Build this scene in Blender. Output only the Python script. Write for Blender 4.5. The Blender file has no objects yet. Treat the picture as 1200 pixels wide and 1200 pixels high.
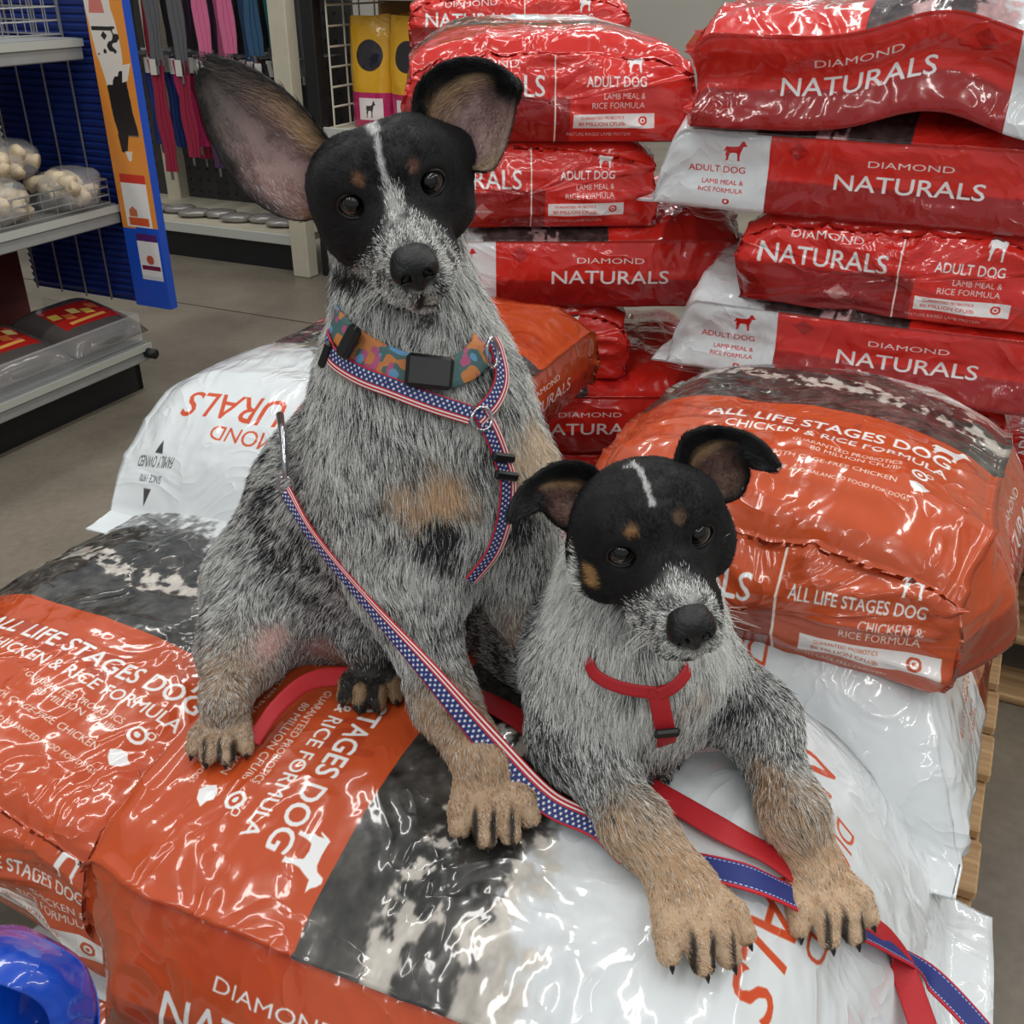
import bpy, math, random
import numpy as np
from mathutils import Vector, Matrix
from mathutils.bvhtree import BVHTree

C = bpy.context.scene.collection
PI = math.pi
# ------------------------------------------------------------------ camera
TH = math.radians(28.0)
CT, ST = math.cos(TH), math.sin(TH)
CAMH = 1.2
cam_d = bpy.data.cameras.new('camera')
cam = bpy.data.objects.new('camera', cam_d)
C.objects.link(cam)
cam.location = (0, 0, CAMH)
cam.rotation_euler = (PI/2 - TH, 0, 0)
cam_d.sensor_fit = 'HORIZONTAL'
cam_d.sensor_width = 36.0
cam_d.lens = 36.0
cam_d.clip_start = 0.02
bpy.context.scene.camera = cam
# ------------------------------------------------------------------ light
sc = bpy.context.scene
sc.view_settings.view_transform = 'Standard'
sc.view_settings.look = 'None'
sc.view_settings.gamma = 1.0
sc.view_settings.use_curve_mapping = False
sc.view_settings.exposure = 0.30
world = bpy.data.worlds.new('store_air')
sc.world = world
world.use_nodes = True
wbg = world.node_tree.nodes['Background']
wbg.inputs['Color'].default_value = (0.78, 0.86, 0.9, 1)
wbg.inputs['Strength'].default_value = 0.36

def strip_light(x, y, z, rot, power, lx=2.4, ly=0.16):
    d = bpy.data.lights.new('ceiling_tube', 'AREA')
    d.shape = 'RECTANGLE'
    d.size, d.size_y = lx, ly
    d.energy = power
    d.color = (1.0, 0.975, 0.93)
    o = bpy.data.objects.new('ceiling_tube', d)
    o.location = (x, y, z)
    o.rotation_euler = (0, 0, rot)
    C.objects.link(o)
    return o
AZ = math.radians(25.0)           # heading of the store aisles
for row in (-3.2, -0.9, 1.4, 3.7):
    for along in (-3.5, -0.6, 2.3, 5.2, 8.1):
        x = row*math.cos(AZ) + along*math.sin(AZ)
        y = -row*math.sin(AZ) + along*math.cos(AZ)
        strip_light(x, y, 4.3, PI/2 - AZ, 22)

# ------------------------------------------------------------------ helpers
def ray(px, py):
    r = (px-600)/1200.0; u = (600-py)/1200.0
    return Vector((r, CT+u*ST, -ST+u*CT))
def atz(px, py, z):
    d = ray(px, py); return Vector((0, 0, CAMH)) + d*((z-CAMH)/d.z)
def aty(px, py, y):
    d = ray(px, py); return Vector((0, 0, CAMH)) + d*(y/d.y)

def tag(o, label=None, cat=None, group=None, kind=None):
    if label: o['label'] = label
    if cat: o['category'] = cat
    if group: o['group'] = group
    if kind: o['kind'] = kind
    return o
def empty(name, loc=(0, 0, 0), rot=(0, 0, 0)):
    o = bpy.data.objects.new(name, None)
    o.location = loc; o.rotation_euler = rot
    o.empty_display_size = 0.05
    C.objects.link(o)
    return o
def mesh_obj(name, verts, faces, mat=None, parent=None, smooth=False, world_coords=True):
    me = bpy.data.meshes.new(name)
    me.from_pydata([tuple(v) for v in verts], [], [tuple(f) for f in faces])
    me.update()
    if mat is not None:
        for m in (mat if isinstance(mat, (list, tuple)) else [mat]): me.materials.append(m)
    if smooth:
        me.polygons.foreach_set('use_smooth', [True]*len(me.polygons))
    o = bpy.data.objects.new(name, me)
    C.objects.link(o)
    if parent is not None:
        o.parent = parent
        if world_coords:
            o.matrix_parent_inverse = mat_of(parent).inverted()
    return o
def mat_of(o):
    m = Matrix.LocRotScale(o.location, o.rotation_euler, o.scale)
    if o.parent is not None: m = mat_of(o.parent) @ o.matrix_parent_inverse @ m
    return m
def np_mesh(name, V, Q, mat=None, parent=None, smooth=True):
    """fast mesh from arrays: V (n,3), Q (m,4) or (m,3)"""
    me = bpy.data.meshes.new(name)
    V = np.ascontiguousarray(V, dtype=np.float32); Q = np.ascontiguousarray(Q, dtype=np.int32)
    m, k = Q.shape
    me.vertices.add(len(V)); me.vertices.foreach_set('co', V.ravel())
    me.loops.add(m*k); me.loops.foreach_set('vertex_index', Q.ravel())
    me.polygons.add(m)
    me.polygons.foreach_set('loop_start', np.arange(0, m*k, k, dtype=np.int32))
    me.polygons.foreach_set('loop_total', np.full(m, k, dtype=np.int32))
    me.update(calc_edges=True)
    if smooth: me.polygons.foreach_set('use_smooth', np.ones(m, dtype=bool))
    if mat is not None:
        for x in (mat if isinstance(mat, (list, tuple)) else [mat]): me.materials.append(x)
    o = bpy.data.objects.new(name, me); C.objects.link(o)
    if parent is not None:
        o.parent = parent; o.matrix_parent_inverse = mat_of(parent).inverted()
    return o

class MB:
    """collects simple shapes and links them as ONE mesh"""
    def __init__(s): s.v = []; s.f = []
    def add(s, v, f):
        n = len(s.v); s.v += [tuple(a) for a in v]; s.f += [tuple(i+n for i in q) for q in f]
    def box(s, c, size, M=None, bev=0.0):
        hx, hy, hz = [a/2 for a in size]
        c = Vector(c)
        if bev <= 0:
            P = [(x, y, z) for x in (-hx, hx) for y in (-hy, hy) for z in (-hz, hz)]
            F = [(0, 1, 3, 2), (4, 6, 7, 5), (0, 4, 5, 1), (2, 3, 7, 6), (0, 2, 6, 4), (1, 5, 7, 3)]
        else:
            b = min(bev, hx*.9, hy*.9, hz*.9)
            P = []; 
            for sx in (-1, 1):
                for sy in (-1, 1):
                    for sz in (-1, 1):
                        P += [(sx*(hx-b), sy*(hy-b), sz*hz), (sx*(hx-b), sy*hy, sz*(hz-b)), (sx*hx, sy*(hy-b), sz*(hz-b))]
            i = lambda x, y, z, k: ((x*2+y)*2+z)*3+k
            F = []
            for z in (0, 1): F.append(tuple(i(x, y, z, 0) for x, y in ((0, 0), (1, 0), (1, 1), (0, 1)))[::(1 if z else -1)])
            for y in (0, 1): F.append(tuple(i(x, y, z, 1) for x, z in ((0, 0), (1, 0), (1, 1), (0, 1)))[::(-1 if y else 1)])
            for x in (0, 1): F.append(tuple(i(x, y, z, 2) for y, z in ((0, 0), (1, 0), (1, 1), (0, 1)))[::(1 if x else -1)])
            for x in (0, 1):
                for y in (0, 1):
                    F.append((i(x, y, 0, 1), i(x, y, 0, 2), i(x, y, 1, 2), i(x, y, 1, 1)))
            for x in (0, 1):
                for z in (0, 1):
                    F.append((i(x, 0, z, 0), i(x, 0, z, 2), i(x, 1, z, 2), i(x, 1, z, 0)))
            for y in (0, 1):
                for z in (0, 1):
                    F.append((i(0, y, z, 0), i(0, y, z, 1), i(1, y, z, 1), i(1, y, z, 0)))
            for x in (0, 1):
                for y in (0, 1):
                    for z in (0, 1): F.append((i(x, y, z, 0), i(x, y, z, 1), i(x, y, z, 2)))
        V = [Vector(p) for p in P]
        if M is not None: V = [M @ p for p in V]
        s.add([p + c for p in V], F)
    def tube(s, pts, r, n=8, cap=True):
        pts = [Vector(p) for p in pts]
        rs = r if isinstance(r, (list, tuple)) else [r]*len(pts)
        rings = []
        t0 = (pts[1]-pts[0]).normalized()
        nrm = t0.orthogonal().normalized()
        for k, p in enumerate(pts):
            a = pts[max(k-1, 0)]; b = pts[min(k+1, len(pts)-1)]
            t = (b-a).normalized()
            nrm = (nrm - t*nrm.dot(t)).normalized()
            bn = t.cross(nrm)
            rings.append([p + (nrm*math.cos(2*PI*j/n) + bn*math.sin(2*PI*j/n))*rs[k] for j in range(n)])
        V = [v for R_ in rings for v in R_]; F = []
        for k in range(len(pts)-1):
            for j in range(n):
                F.append((k*n+j, k*n+(j+1) % n, (k+1)*n+(j+1) % n, (k+1)*n+j))
        if cap:
            F.append(tuple(range(n))[::-1]); F.append(tuple((len(pts)-1)*n+j for j in range(n)))
        s.add(V, F)
    def build(s, name, mat, parent=None, smooth=False):
        return mesh_obj(name, s.v, s.f, mat, parent, smooth)

# ---- numpy noise
def _hash(ix, iy, iz, seed):
    h = (ix.astype(np.int64)*374761393 + iy.astype(np.int64)*668265263 + iz.astype(np.int64)*2147483647 + seed*974634777) & 0xffffffff
    h = ((h ^ (h >> 13))*1274126177) & 0xffffffff
    h = h ^ (h >> 16)
    return (h & 0xffff)/65535.0
def noise3(P, freq=1.0, seed=0):
    P = np.asarray(P, dtype=np.float64)*freq + 1000.0
    i = np.floor(P).astype(np.int64); f = P - i; f = f*f*(3-2*f)
    r = 0
    for dx in (0, 1):
        wx = f[..., 0] if dx else 1-f[..., 0]
        for dy in (0, 1):
            wy = f[..., 1] if dy else 1-f[..., 1]
            for dz in (0, 1):
                wz = f[..., 2] if dz else 1-f[..., 2]
                r = r + wx*wy*wz*_hash(i[..., 0]+dx, i[..., 1]+dy, i[..., 2]+dz, seed)
    return r*2-1
def fbm(P, freq, seed, oct=3):
    r = 0; a = 1; t = 0
    for k in range(oct):
        r = r + a*noise3(P, freq*2**k, seed+k*17); t += a; a *= .5
    return r/t
def smoothstep(a, b, x):
    t = np.clip((x-a)/(b-a), 0, 1); return t*t*(3-2*t)

# ---- materials
def lin(c):
    return tuple(((v/255)/12.92 if v/255 <= .04045 else ((v/255+.055)/1.055)**2.4) for v in c)
def principled(name, col=(200, 200, 200), rough=.5, metal=0.0, coat=0.0, spec=.5, noise=0.0, nscale=20, bump=0.0, bscale=60, trans=0.0, sheen=0.0, emis=None):
    m = bpy.data.materials.new(name); m.use_nodes = True
    nt = m.node_tree; b = nt.nodes['Principled BSDF']
    c = lin(col)
    b.inputs['Base Color'].default_value = (*c, 1)
    b.inputs['Roughness'].default_value = rough
    b.inputs['Metallic'].default_value = metal
    b.inputs['Coat Weight'].default_value = coat
    b.inputs['Coat Roughness'].default_value = .08
    b.inputs['Specular IOR Level'].default_value = spec
    b.inputs['Transmission Weight'].default_value = trans
    b.inputs['Sheen Weight'].default_value = sheen
    if emis:
        b.inputs['Emission Color'].default_value = (*lin(emis[0]), 1); b.inputs['Emission Strength'].default_value = emis[1]
    tc = nt.nodes.new('ShaderNodeTexCoord')
    if noise > 0:
        n = nt.nodes.new('ShaderNodeTexNoise'); n.inputs['Scale'].default_value = nscale; n.inputs['Detail'].default_value = 5
        nt.links.new(tc.outputs['Object'], n.inputs['Vector'])
        mr = nt.nodes.new('ShaderNodeMapRange'); mr.inputs['From Min'].default_value = .3; mr.inputs['From Max'].default_value = .7
        mr.inputs['To Min'].default_value = 1-noise; mr.inputs['To Max'].default_value = 1+noise
        nt.links.new(n.outputs['Fac'], mr.inputs['Value'])
        mx = nt.nodes.new('ShaderNodeVectorMath'); mx.operation = 'SCALE'; mx.inputs[0].default_value = c
        nt.links.new(mr.outputs['Result'], mx.inputs['Scale']); nt.links.new(mx.outputs['Vector'], b.inputs['Base Color'])
    if bump > 0:
        n2 = nt.nodes.new('ShaderNodeTexNoise'); n2.inputs['Scale'].default_value = bscale; n2.inputs['Detail'].default_value = 4
        nt.links.new(tc.outputs['Object'], n2.inputs['Vector'])
        bp = nt.nodes.new('ShaderNodeBump'); bp.inputs['Strength'].default_value = 1; bp.inputs['Distance'].default_value = bump
        nt.links.new(n2.outputs['Fac'], bp.inputs['Height']); nt.links.new(bp.outputs['Normal'], b.inputs['Normal'])
    return m
# ================================================================== printed artwork (rastered in memory)
_tc = {}
def text_tris(s, bold=0.0):
    k = (s, bold)
    if k in _tc: return _tc[k]
    cu = bpy.data.curves.new('t', 'FONT'); cu.body = s; cu.size = 1.0; cu.resolution_u = 3; cu.offset = bold
    o = bpy.data.objects.new('t', cu); C.objects.link(o)
    dg = bpy.context.evaluated_depsgraph_get(); me = o.evaluated_get(dg).to_mesh()
    me.calc_loop_triangles()
    V = np.array([v.co[:2] for v in me.vertices]) if len(me.vertices) else np.zeros((0, 2))
    T = np.array([t.vertices[:] for t in me.loop_triangles], dtype=int)
    tr = V[T]; o.evaluated_get(dg).to_mesh_clear()
    bpy.data.objects.remove(o); bpy.data.curves.remove(cu)
    mn = V.min(0); mx = V.max(0)
    _tc[k] = (tr, mn, mx)
    return _tc[k]
DOG_ICON = [(0.02,.78),(.10,.84),(.14,.93),(.20,1.0),(.27,.98),(.30,.90),(.34,.80),(.42,.73),(.62,.70),(.80,.70),(.88,.72),(.93,.64),(.98,.50),(1.0,.44),(.95,.46),(.90,.56),(.89,.42),(.93,.30),(.88,.20),(.90,.06),(.92,0),(.82,0),(.80,.16),(.76,.28),(.72,.38),(.60,.42),(.45,.40),(.42,.30),(.41,.06),(.43,0),(.32,0),(.33,.20),(.30,.42),(.24,.60),(.20,.72),(.12,.74)]
class Art:
    """image in metres: x to the right, y up; px per metre"""
    def __init__(s, w, h, ppm, bg):
        s.w, s.h, s.p = w, h, ppm
        s.W, s.H = int(w*ppm), int(h*ppm)
        s.a = np.empty((s.H, s.W, 3), np.float32); s.a[:] = np.array(bg)/255.
    def rect(s, x0, y0, x1, y1, col):
        p = s.p; s.a[max(0, int(y0*p)):int(y1*p), max(0, int(x0*p)):int(x1*p)] = np.array(col)/255.
    def grid(s, x0, y0, x1, y1):
        p = s.p; ix = np.arange(max(0, int(x0*p)), min(s.W, int(x1*p))); iy = np.arange(max(0, int(y0*p)), min(s.H, int(y1*p)))
        X, Y = np.meshgrid(ix/p, iy/p); return X, Y, (slice(iy[0], iy[-1]+1), slice(ix[0], ix[-1]+1))
    def mix(s, sl, m, col):
        col = np.asarray(col, dtype=np.float32)
        if col.ndim == 1: col = col/255.
        s.a[sl] = s.a[sl]*(1-m[..., None]) + col*m[..., None]
    def tris(s, T, col, alpha=1.0):
        """T (n,3,2) in metres; 2x2 supersampled coverage"""
        if len(T) == 0: return
        p = s.p*2
        mn = np.floor(T.reshape(-1, 2).min(0)*p).astype(int)-2; mx = np.ceil(T.reshape(-1, 2).max(0)*p).astype(int)+3
        mn -= mn % 2
        w, h = ((mx-mn+1)//2*2)
        M = np.zeros((h, w), bool)
        Q = T*p - mn
        for t in Q:
            a, b = t.min(0), t.max(0)
            x0, y0 = int(a[0]), int(a[1]); x1, y1 = int(b[0])+2, int(b[1])+2
            X = np.arange(x0, x1)[None, :]+.5; Y = np.arange(y0, y1)[:, None]+.5
            (ax, ay), (bx, by), (cx, cy) = t
            d = (bx-ax)*(cy-ay)-(by-ay)*(cx-ax)
            if abs(d) < 1e-9: continue
            e0 = ((bx-ax)*(Y-ay)-(by-ay)*(X-ax))/d; e1 = ((cx-bx)*(Y-by)-(cy-by)*(X-bx))/d; e2 = ((ax-cx)*(Y-cy)-(ay-cy)*(X-cx))/d
            M[y0:y1, x0:x1] |= ((e0 >= -1e-3) & (e1 >= -1e-3) & (e2 >= -1e-3))[:M.shape[0]-y0, :M.shape[1]-x0]
        m = M.reshape(h//2, 2, w//2, 2).mean((1, 3))*alpha
        ox, oy = mn//2
        x0, y0 = max(0, ox), max(0, oy); x1, y1 = min(s.W, ox+w//2), min(s.H, oy+h//2)
        if x1 <= x0 or y1 <= y0: return
        s.mix((slice(y0, y1), slice(x0, x1)), m[y0-oy:y1-oy, x0-ox:x1-ox], col)
    def text(s, t, c, height, width=None, ex=(1, 0), ey=(0, 1), bold=.012, col=(235, 235, 235), align='c', alpha=1.0):
        """c: anchor (centre, left end or right end of the line, at half height); ex: reading direction; ey: up"""
        tr, mn, mx = text_tris(t, 0.0)
        bs = max(bold, 0)*height/.7*.9
        capz = 0.7
        sy = height/capz; wn = mx[0]-mn[0]
        sx = sy if width is None else width/wn
        off = {'c': wn/2, 'l': 0, 'r': wn}[align]
        X = (tr[..., 0]-mn[0]-off)*sx; Y = (tr[..., 1]-capz/2)*sy
        P = np.stack([c[0]+X*ex[0]+Y*ey[0], c[1]+X*ex[1]+Y*ey[1]], -1)
        s.tris(P, col, alpha)
        if bs > .25/s.p:
            for ox, oy in ((bs, 0), (-bs, 0), (0, bs), (0, -bs)): s.tris(P+np.array([ox, oy]), col, alpha)
    def poly(s, pts, col, c=(0, 0), size=1.0, ex=(1, 0), ey=(0, 1), alpha=1.0):
        from mathutils.geometry import tessellate_polygon
        tt = tessellate_polygon([[Vector((a, b, 0)) for a, b in pts]])
        P = np.array(pts, float)
        P = (P-.5)*size if size != 1.0 else P
        Q = np.stack([c[0]+P[:, 0]*ex[0]+P[:, 1]*ey[0], c[1]+P[:, 0]*ex[1]+P[:, 1]*ey[1]], -1)
        s.tris(Q[np.array(tt, dtype=int)], col, alpha)
    def ring(s, c, r0, r1, col):
        X, Y, sl = s.grid(c[0]-r1, c[1]-r1, c[0]+r1, c[1]+r1)
        d = np.hypot(X-c[0], Y-c[1]); s.mix(sl, ((d >= r0) & (d <= r1)).astype(np.float32), col)
    def image(s, name):
        im = bpy.data.images.new(name, s.W, s.H)
        buf = np.ones((s.H, s.W, 4), np.float32); buf[..., :3] = np.clip(s.a, 0, 1)
        im.pixels.foreach_set(buf.ravel()); im.update(); im.pack()
        return im

BL, BW, BT = 0.78, 0.46, 0.16          # size of the printed sleeve
def bag_art(kind):
    red = kind == 'red'
    k_ = .90 if red else 1.0
    def q_(v): return v*k_
    main = (210, 42, 33) if red else (192, 78, 38)
    dark = (140, 24, 24) if red else (138, 54, 34)
    faint = (170, 26, 24) if red else (176, 66, 34)
    white = (222, 226, 228)
    A = Art(BL, BW+BT*3, 1500, white)
    # ---- top panel: coordinates (s, x); reading +x, up +s
    EX, EY = (0, 1), (1, 0)
    A.rect(0, 0, .25, BW, main)
    X, Y, sl = A.grid(.25, 0, .56, BW)
    P = np.stack([X, Y, X*0], -1)
    n = fbm(P*np.array([1, 2.2, 1]), 16, 3, 5); n2 = fbm(P, 90, 8, 3)
    rv = Y + .35*(X-.25) + .03*fbm(P, 14, 5, 2)
    river = np.exp(-((X-.352+.10*(Y-.2)-.012*n)/.026)**2)*(.60+.7*n+.35*n2) + .9*smoothstep(.30, .36, Y)*smoothstep(.375, .42, X+.03*n)
    riv = smoothstep(.35, .65, river + .5*n2)
    g = .25 + .13*n + .12*n2
    g = g*(1-riv) + (.70+.16*n2)*riv
    edge = .445 + .03*np.sin(Y*11+.6) + .05*n + .035*n2
    fade = smoothstep(-.012, .028, X - edge)
    tint = (np.array([1.0, .80, .80]) if red else np.array([1.0, .96, .91]))
    photo = g[..., None]*tint
    hz = smoothstep(.02, .12, X-edge)[..., None]
    A.a[sl] = photo*(1-fade[..., None]) + (np.array(white)/255.*.93*(1-hz) + np.array(white)/255.*hz)*fade[..., None]
    # faint giant emblem lettering in the coloured panel
    A.text('Diamond', (.195, .165), .055, .27, EX, EY, bold=.03, col=faint, alpha=.85)
    A.poly([(0, .5), (.5, 1), (1, .5), (.5, 0)], faint, (.20, .04), .07, EX, EY, .6)
    t1 = 'ADULT DOG' if red else 'ALL LIFE STAGES DOG'
    t2 = 'LAMB MEAL & RICE FORMULA' if red else 'CHICKEN & RICE FORMULA'
    A.text(t1, (.190, .415), .024, .31, EX, EY, bold=.02, align='r')
    A.text(t2, (.158, .415), .0165, .28, EX, EY, bold=.014, align='r')
    A.text('GUARANTEED PROBIOTICS', (.131, .365), .0085, .135, EX, EY, bold=.006, align='r')
    A.text('80 MILLION CFU/lb', (.119, .365), .0085, .11, EX, EY, bold=.006, align='r')
    A.text('WITH CAGE-FREE CHICKEN' if not red else 'PASTURE RAISED LAMB PROTEIN', (.094, .365), .0085, .155, EX, EY, bold=.006, align='r')
    A.text('COMPLETE AND BALANCED FOOD FOR DOGS', (.070, .385), .0062, .19, EX, EY, bold=.004, align='r')
    A.poly([(1-a, b) for a, b in DOG_ICON], (238, 238, 238), (.224, .412), .046, EX, EY)
    for c, r0, r1 in (((.125, .388), .0068, .0105), ((.125, .388), 0, .0035), ((.133, .399), .003, .0045)): A.ring(c, r0, r1, (238, 238, 238))
    A.poly([(0,.6),(.3,.85),(.6,.9),(.75,.7),(1,.6),(.8,.3),(.4,.1),(.15,.3)], (238, 238, 238), (.094, .392), .026, EX, EY)
    brand = (196, 28, 30) if red else (208, 78, 40)
    A.text('NATURALS', (.625, .246), .042, .30, EX, EY, bold=.008, col=brand)
    A.text('DIAMOND', (.664, .236), .019, .17, EX, EY, bold=-.004, col=brand)
    gr = (70, 70, 72)
    A.text('FAMILY OWNED', (.702, .400), .011, .066, EX, EY, bold=.004, col=gr)
    A.text('SINCE 1970', (.718, .400), .007, .04, EX, EY, bold=.002, col=gr)
    A.poly([(0, 0), (1, 0), (.5, 1)], gr, (.734, .400), .014, EX, EY)
    A.poly([(0, 1), (1, 1), (.5, 0)], gr, (.686, .400), .014, EX, EY)
    # ---- two long sides: (s, z)
    for k in (0, 1):
        y0 = BW + k*BT
        sgn = 1 if k == 0 else -1
        EX = (sgn, 0); EY = (0, 1)
        U = (lambda s_: s_)
        A.rect(0, y0, .46, y0+BT, main)
        X, Y, sl = A.grid(0, y0, .46, y0+BT*.44)
        n = fbm(np.stack([X, Y, X*0], -1), 40, 5, 3)
        A.mix(sl, smoothstep(.010, -.002, (Y-y0)-BT*.40+.006*n)*.8, dark)
        A.rect(.46, y0, BL, y0+BT, white)
        A.text('NATURALS', (.245, y0+BT*.47), .031, .22, EX, EY, bold=.012)
        A.text('DIAMOND', (.245, y0+BT*.71), .0125, .125, EX, EY, bold=.004)
        A.poly([(0, .5), (.5, 1), (1, .5), (.5, 0)], faint, (.415, y0+BT*.80), .036, EX, EY)
        A.text('Diamond', (.415, y0+BT*.80), .009, .032, EX, EY, bold=.01, col=main)
        cx = .545
        A.text(t1, (cx, y0+BT*.52), .013, .095 if red else .14, EX, EY, bold=.004, col=brand)
        A.text(t2[:t2.index('&')+1], (cx+.012*sgn, y0+BT*.36), .009, .07, EX, EY, bold=.002, col=brand)
        A.text('RICE FORMULA', (cx+.01*sgn, y0+BT*.26), .009, .075, EX, EY, bold=.002, col=brand)
        A.poly([(1-a, b) for a, b in DOG_ICON], brand, (cx+.03*sgn, y0+BT*.76), .04, EX, EY)
        A.ring((cx+.022*sgn, y0+BT*.12), .003, .006, brand)
    # ---- bottom end: (x, z) at y0
    y0 = BW + 2*BT; EX = (1, 0); EY = (0, 1)
    A.rect(0, y0, BL, y0+BT, main)
    X, Y, sl = A.grid(0, y0, .265, y0+BT*.55)
    n = fbm(np.stack([X, Y, X*0], -1), 40, 5, 3)
    A.mix(sl, smoothstep(.008, -.002, (Y-y0)-BT*.46+.006*n)*.9, dark)
    A.text('NATURALS', (q_(.135), y0+BT*.60), .032, .20, EX, EY, bold=.014)
    A.text('DIAMOND', (q_(.135), y0+BT*.82), .0125, .115, EX, EY, bold=.004)
    A.poly([(0, .5), (.5, 1), (1, .5), (.5, 0)], (225, 210, 205), (.15, y0+BT*.22), .034, EX, EY, .45)
    A.text('FAMILY OWNED', (.15, y0+BT*.22), .005, .04, EX, EY, bold=.004)
    A.rect(q_(.265), y0, q_(.268), y0+BT*.97, (240, 225, 215))
    A.text(t1, (q_(.435), y0+BT*.64), .0150, .10 if red else .155, EX, EY, bold=.012, align='r')
    A.text(t2[:t2.index('&')+1], (q_(.435), y0+BT*.50), .0105, .07, EX, EY, bold=.008, align='r')
    A.text('RICE FORMULA', (q_(.435), y0+BT*.40), .0105, .09, EX, EY, bold=.008, align='r')
    A.poly([(1-a, b) for a, b in DOG_ICON], (238, 238, 238), (q_(.42), y0+BT*.84), .036, EX, EY)
    A.rect(q_(.30), y0+BT*.15, q_(.455), y0+BT*.31, (238, 232, 230))
    A.text('GUARANTEED PROBIOTICS', (q_(.355), y0+BT*.265), .005, .075, EX, EY, bold=.002, col=main)
    A.text('80 MILLION CFU/lb', (q_(.355), y0+BT*.20), .0065, .08, EX, EY, bold=.004, col=main)
    A.ring((q_(.432), y0+BT*.23), .0045, .0075, main); A.ring((q_(.432), y0+BT*.23), 0, .0022, main)
    A.text('WITH CAGE-FREE CHICKEN' if not red else 'PASTURE RAISED LAMB PROTEIN', (q_(.35), y0+BT*.08), .006, .11, EX, EY, bold=.002)
    return A.image('sleeve_'+kind)

def plastic(name, image=None, col=(222, 226, 228), wr=1.0, rough=.20):
    m = bpy.data.materials.new(name); m.use_nodes = True
    nt = m.node_tree; b = nt.nodes['Principled BSDF']; L = nt.links.new
    if image is not None:
        uv = nt.nodes.new('ShaderNodeUVMap'); uv.uv_map = 'UVMap'
        t = nt.nodes.new('ShaderNodeTexImage'); t.image = image; t.interpolation = 'Cubic'; t.extension = 'EXTEND'
        L(uv.outputs['UV'], t.inputs['Vector']); L(t.outputs['Color'], b.inputs['Base Color'])
    else: b.inputs['Base Color'].default_value = (*lin(col), 1)
    b.inputs['Roughness'].default_value = rough; b.inputs['Specular IOR Level'].default_value = .35
    b.inputs['Coat Weight'].default_value = .75; b.inputs['Coat Roughness'].default_value = .05
    tc = nt.nodes.new('ShaderNodeTexCoord')
    # crinkles: warped ridges at two scales
    nz = nt.nodes.new('ShaderNodeTexNoise'); nz.inputs['Scale'].default_value = 9; nz.inputs['Detail'].default_value = 2; nz.inputs['Distortion'].default_value = 1.2
    L(tc.outputs['Object'], nz.inputs['Vector'])
    r1 = nt.nodes.new('ShaderNodeMath'); r1.operation = 'SUBTRACT'; r1.inputs[1].default_value = .5; L(nz.outputs['Fac'], r1.inputs[0])
    r2 = nt.nodes.new('ShaderNodeMath'); r2.operation = 'ABSOLUTE'; L(r1.outputs[0], r2.inputs[0])
    r3 = nt.nodes.new('ShaderNodeMath'); r3.operation = 'POWER'; r3.inputs[1].default_value = .7; L(r2.outputs[0], r3.inputs[0])
    b1 = nt.nodes.new('ShaderNodeBump'); b1.inputs['Strength'].default_value = .30*wr; b1.inputs['Distance'].default_value = .02; b1.invert = True
    L(r3.outputs[0], b1.inputs['Height'])
    n2 = nt.nodes.new('ShaderNodeTexNoise'); n2.inputs['Scale'].default_value = 26; n2.inputs['Detail'].default_value = 2; n2.inputs['Distortion'].default_value = .6
    L(tc.outputs['Object'], n2.inputs['Vector'])
    b2 = nt.nodes.new('ShaderNodeBump'); b2.inputs['Strength'].default_value = .22*wr; b2.inputs['Distance'].default_value = .004
    L(n2.outputs['Fac'], b2.inputs['Height']); L(b1.outputs['Normal'], b2.inputs['Normal'])
    L(b2.outputs['Normal'], b.inputs['Normal']); L(b2.outputs['Normal'], b.inputs['Coat Normal'])
    return m
M_ORANGE = plastic('printed_orange_sleeve', bag_art('orange'))
M_RED = plastic('printed_red_sleeve', bag_art('red'), wr=1.25)

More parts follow.
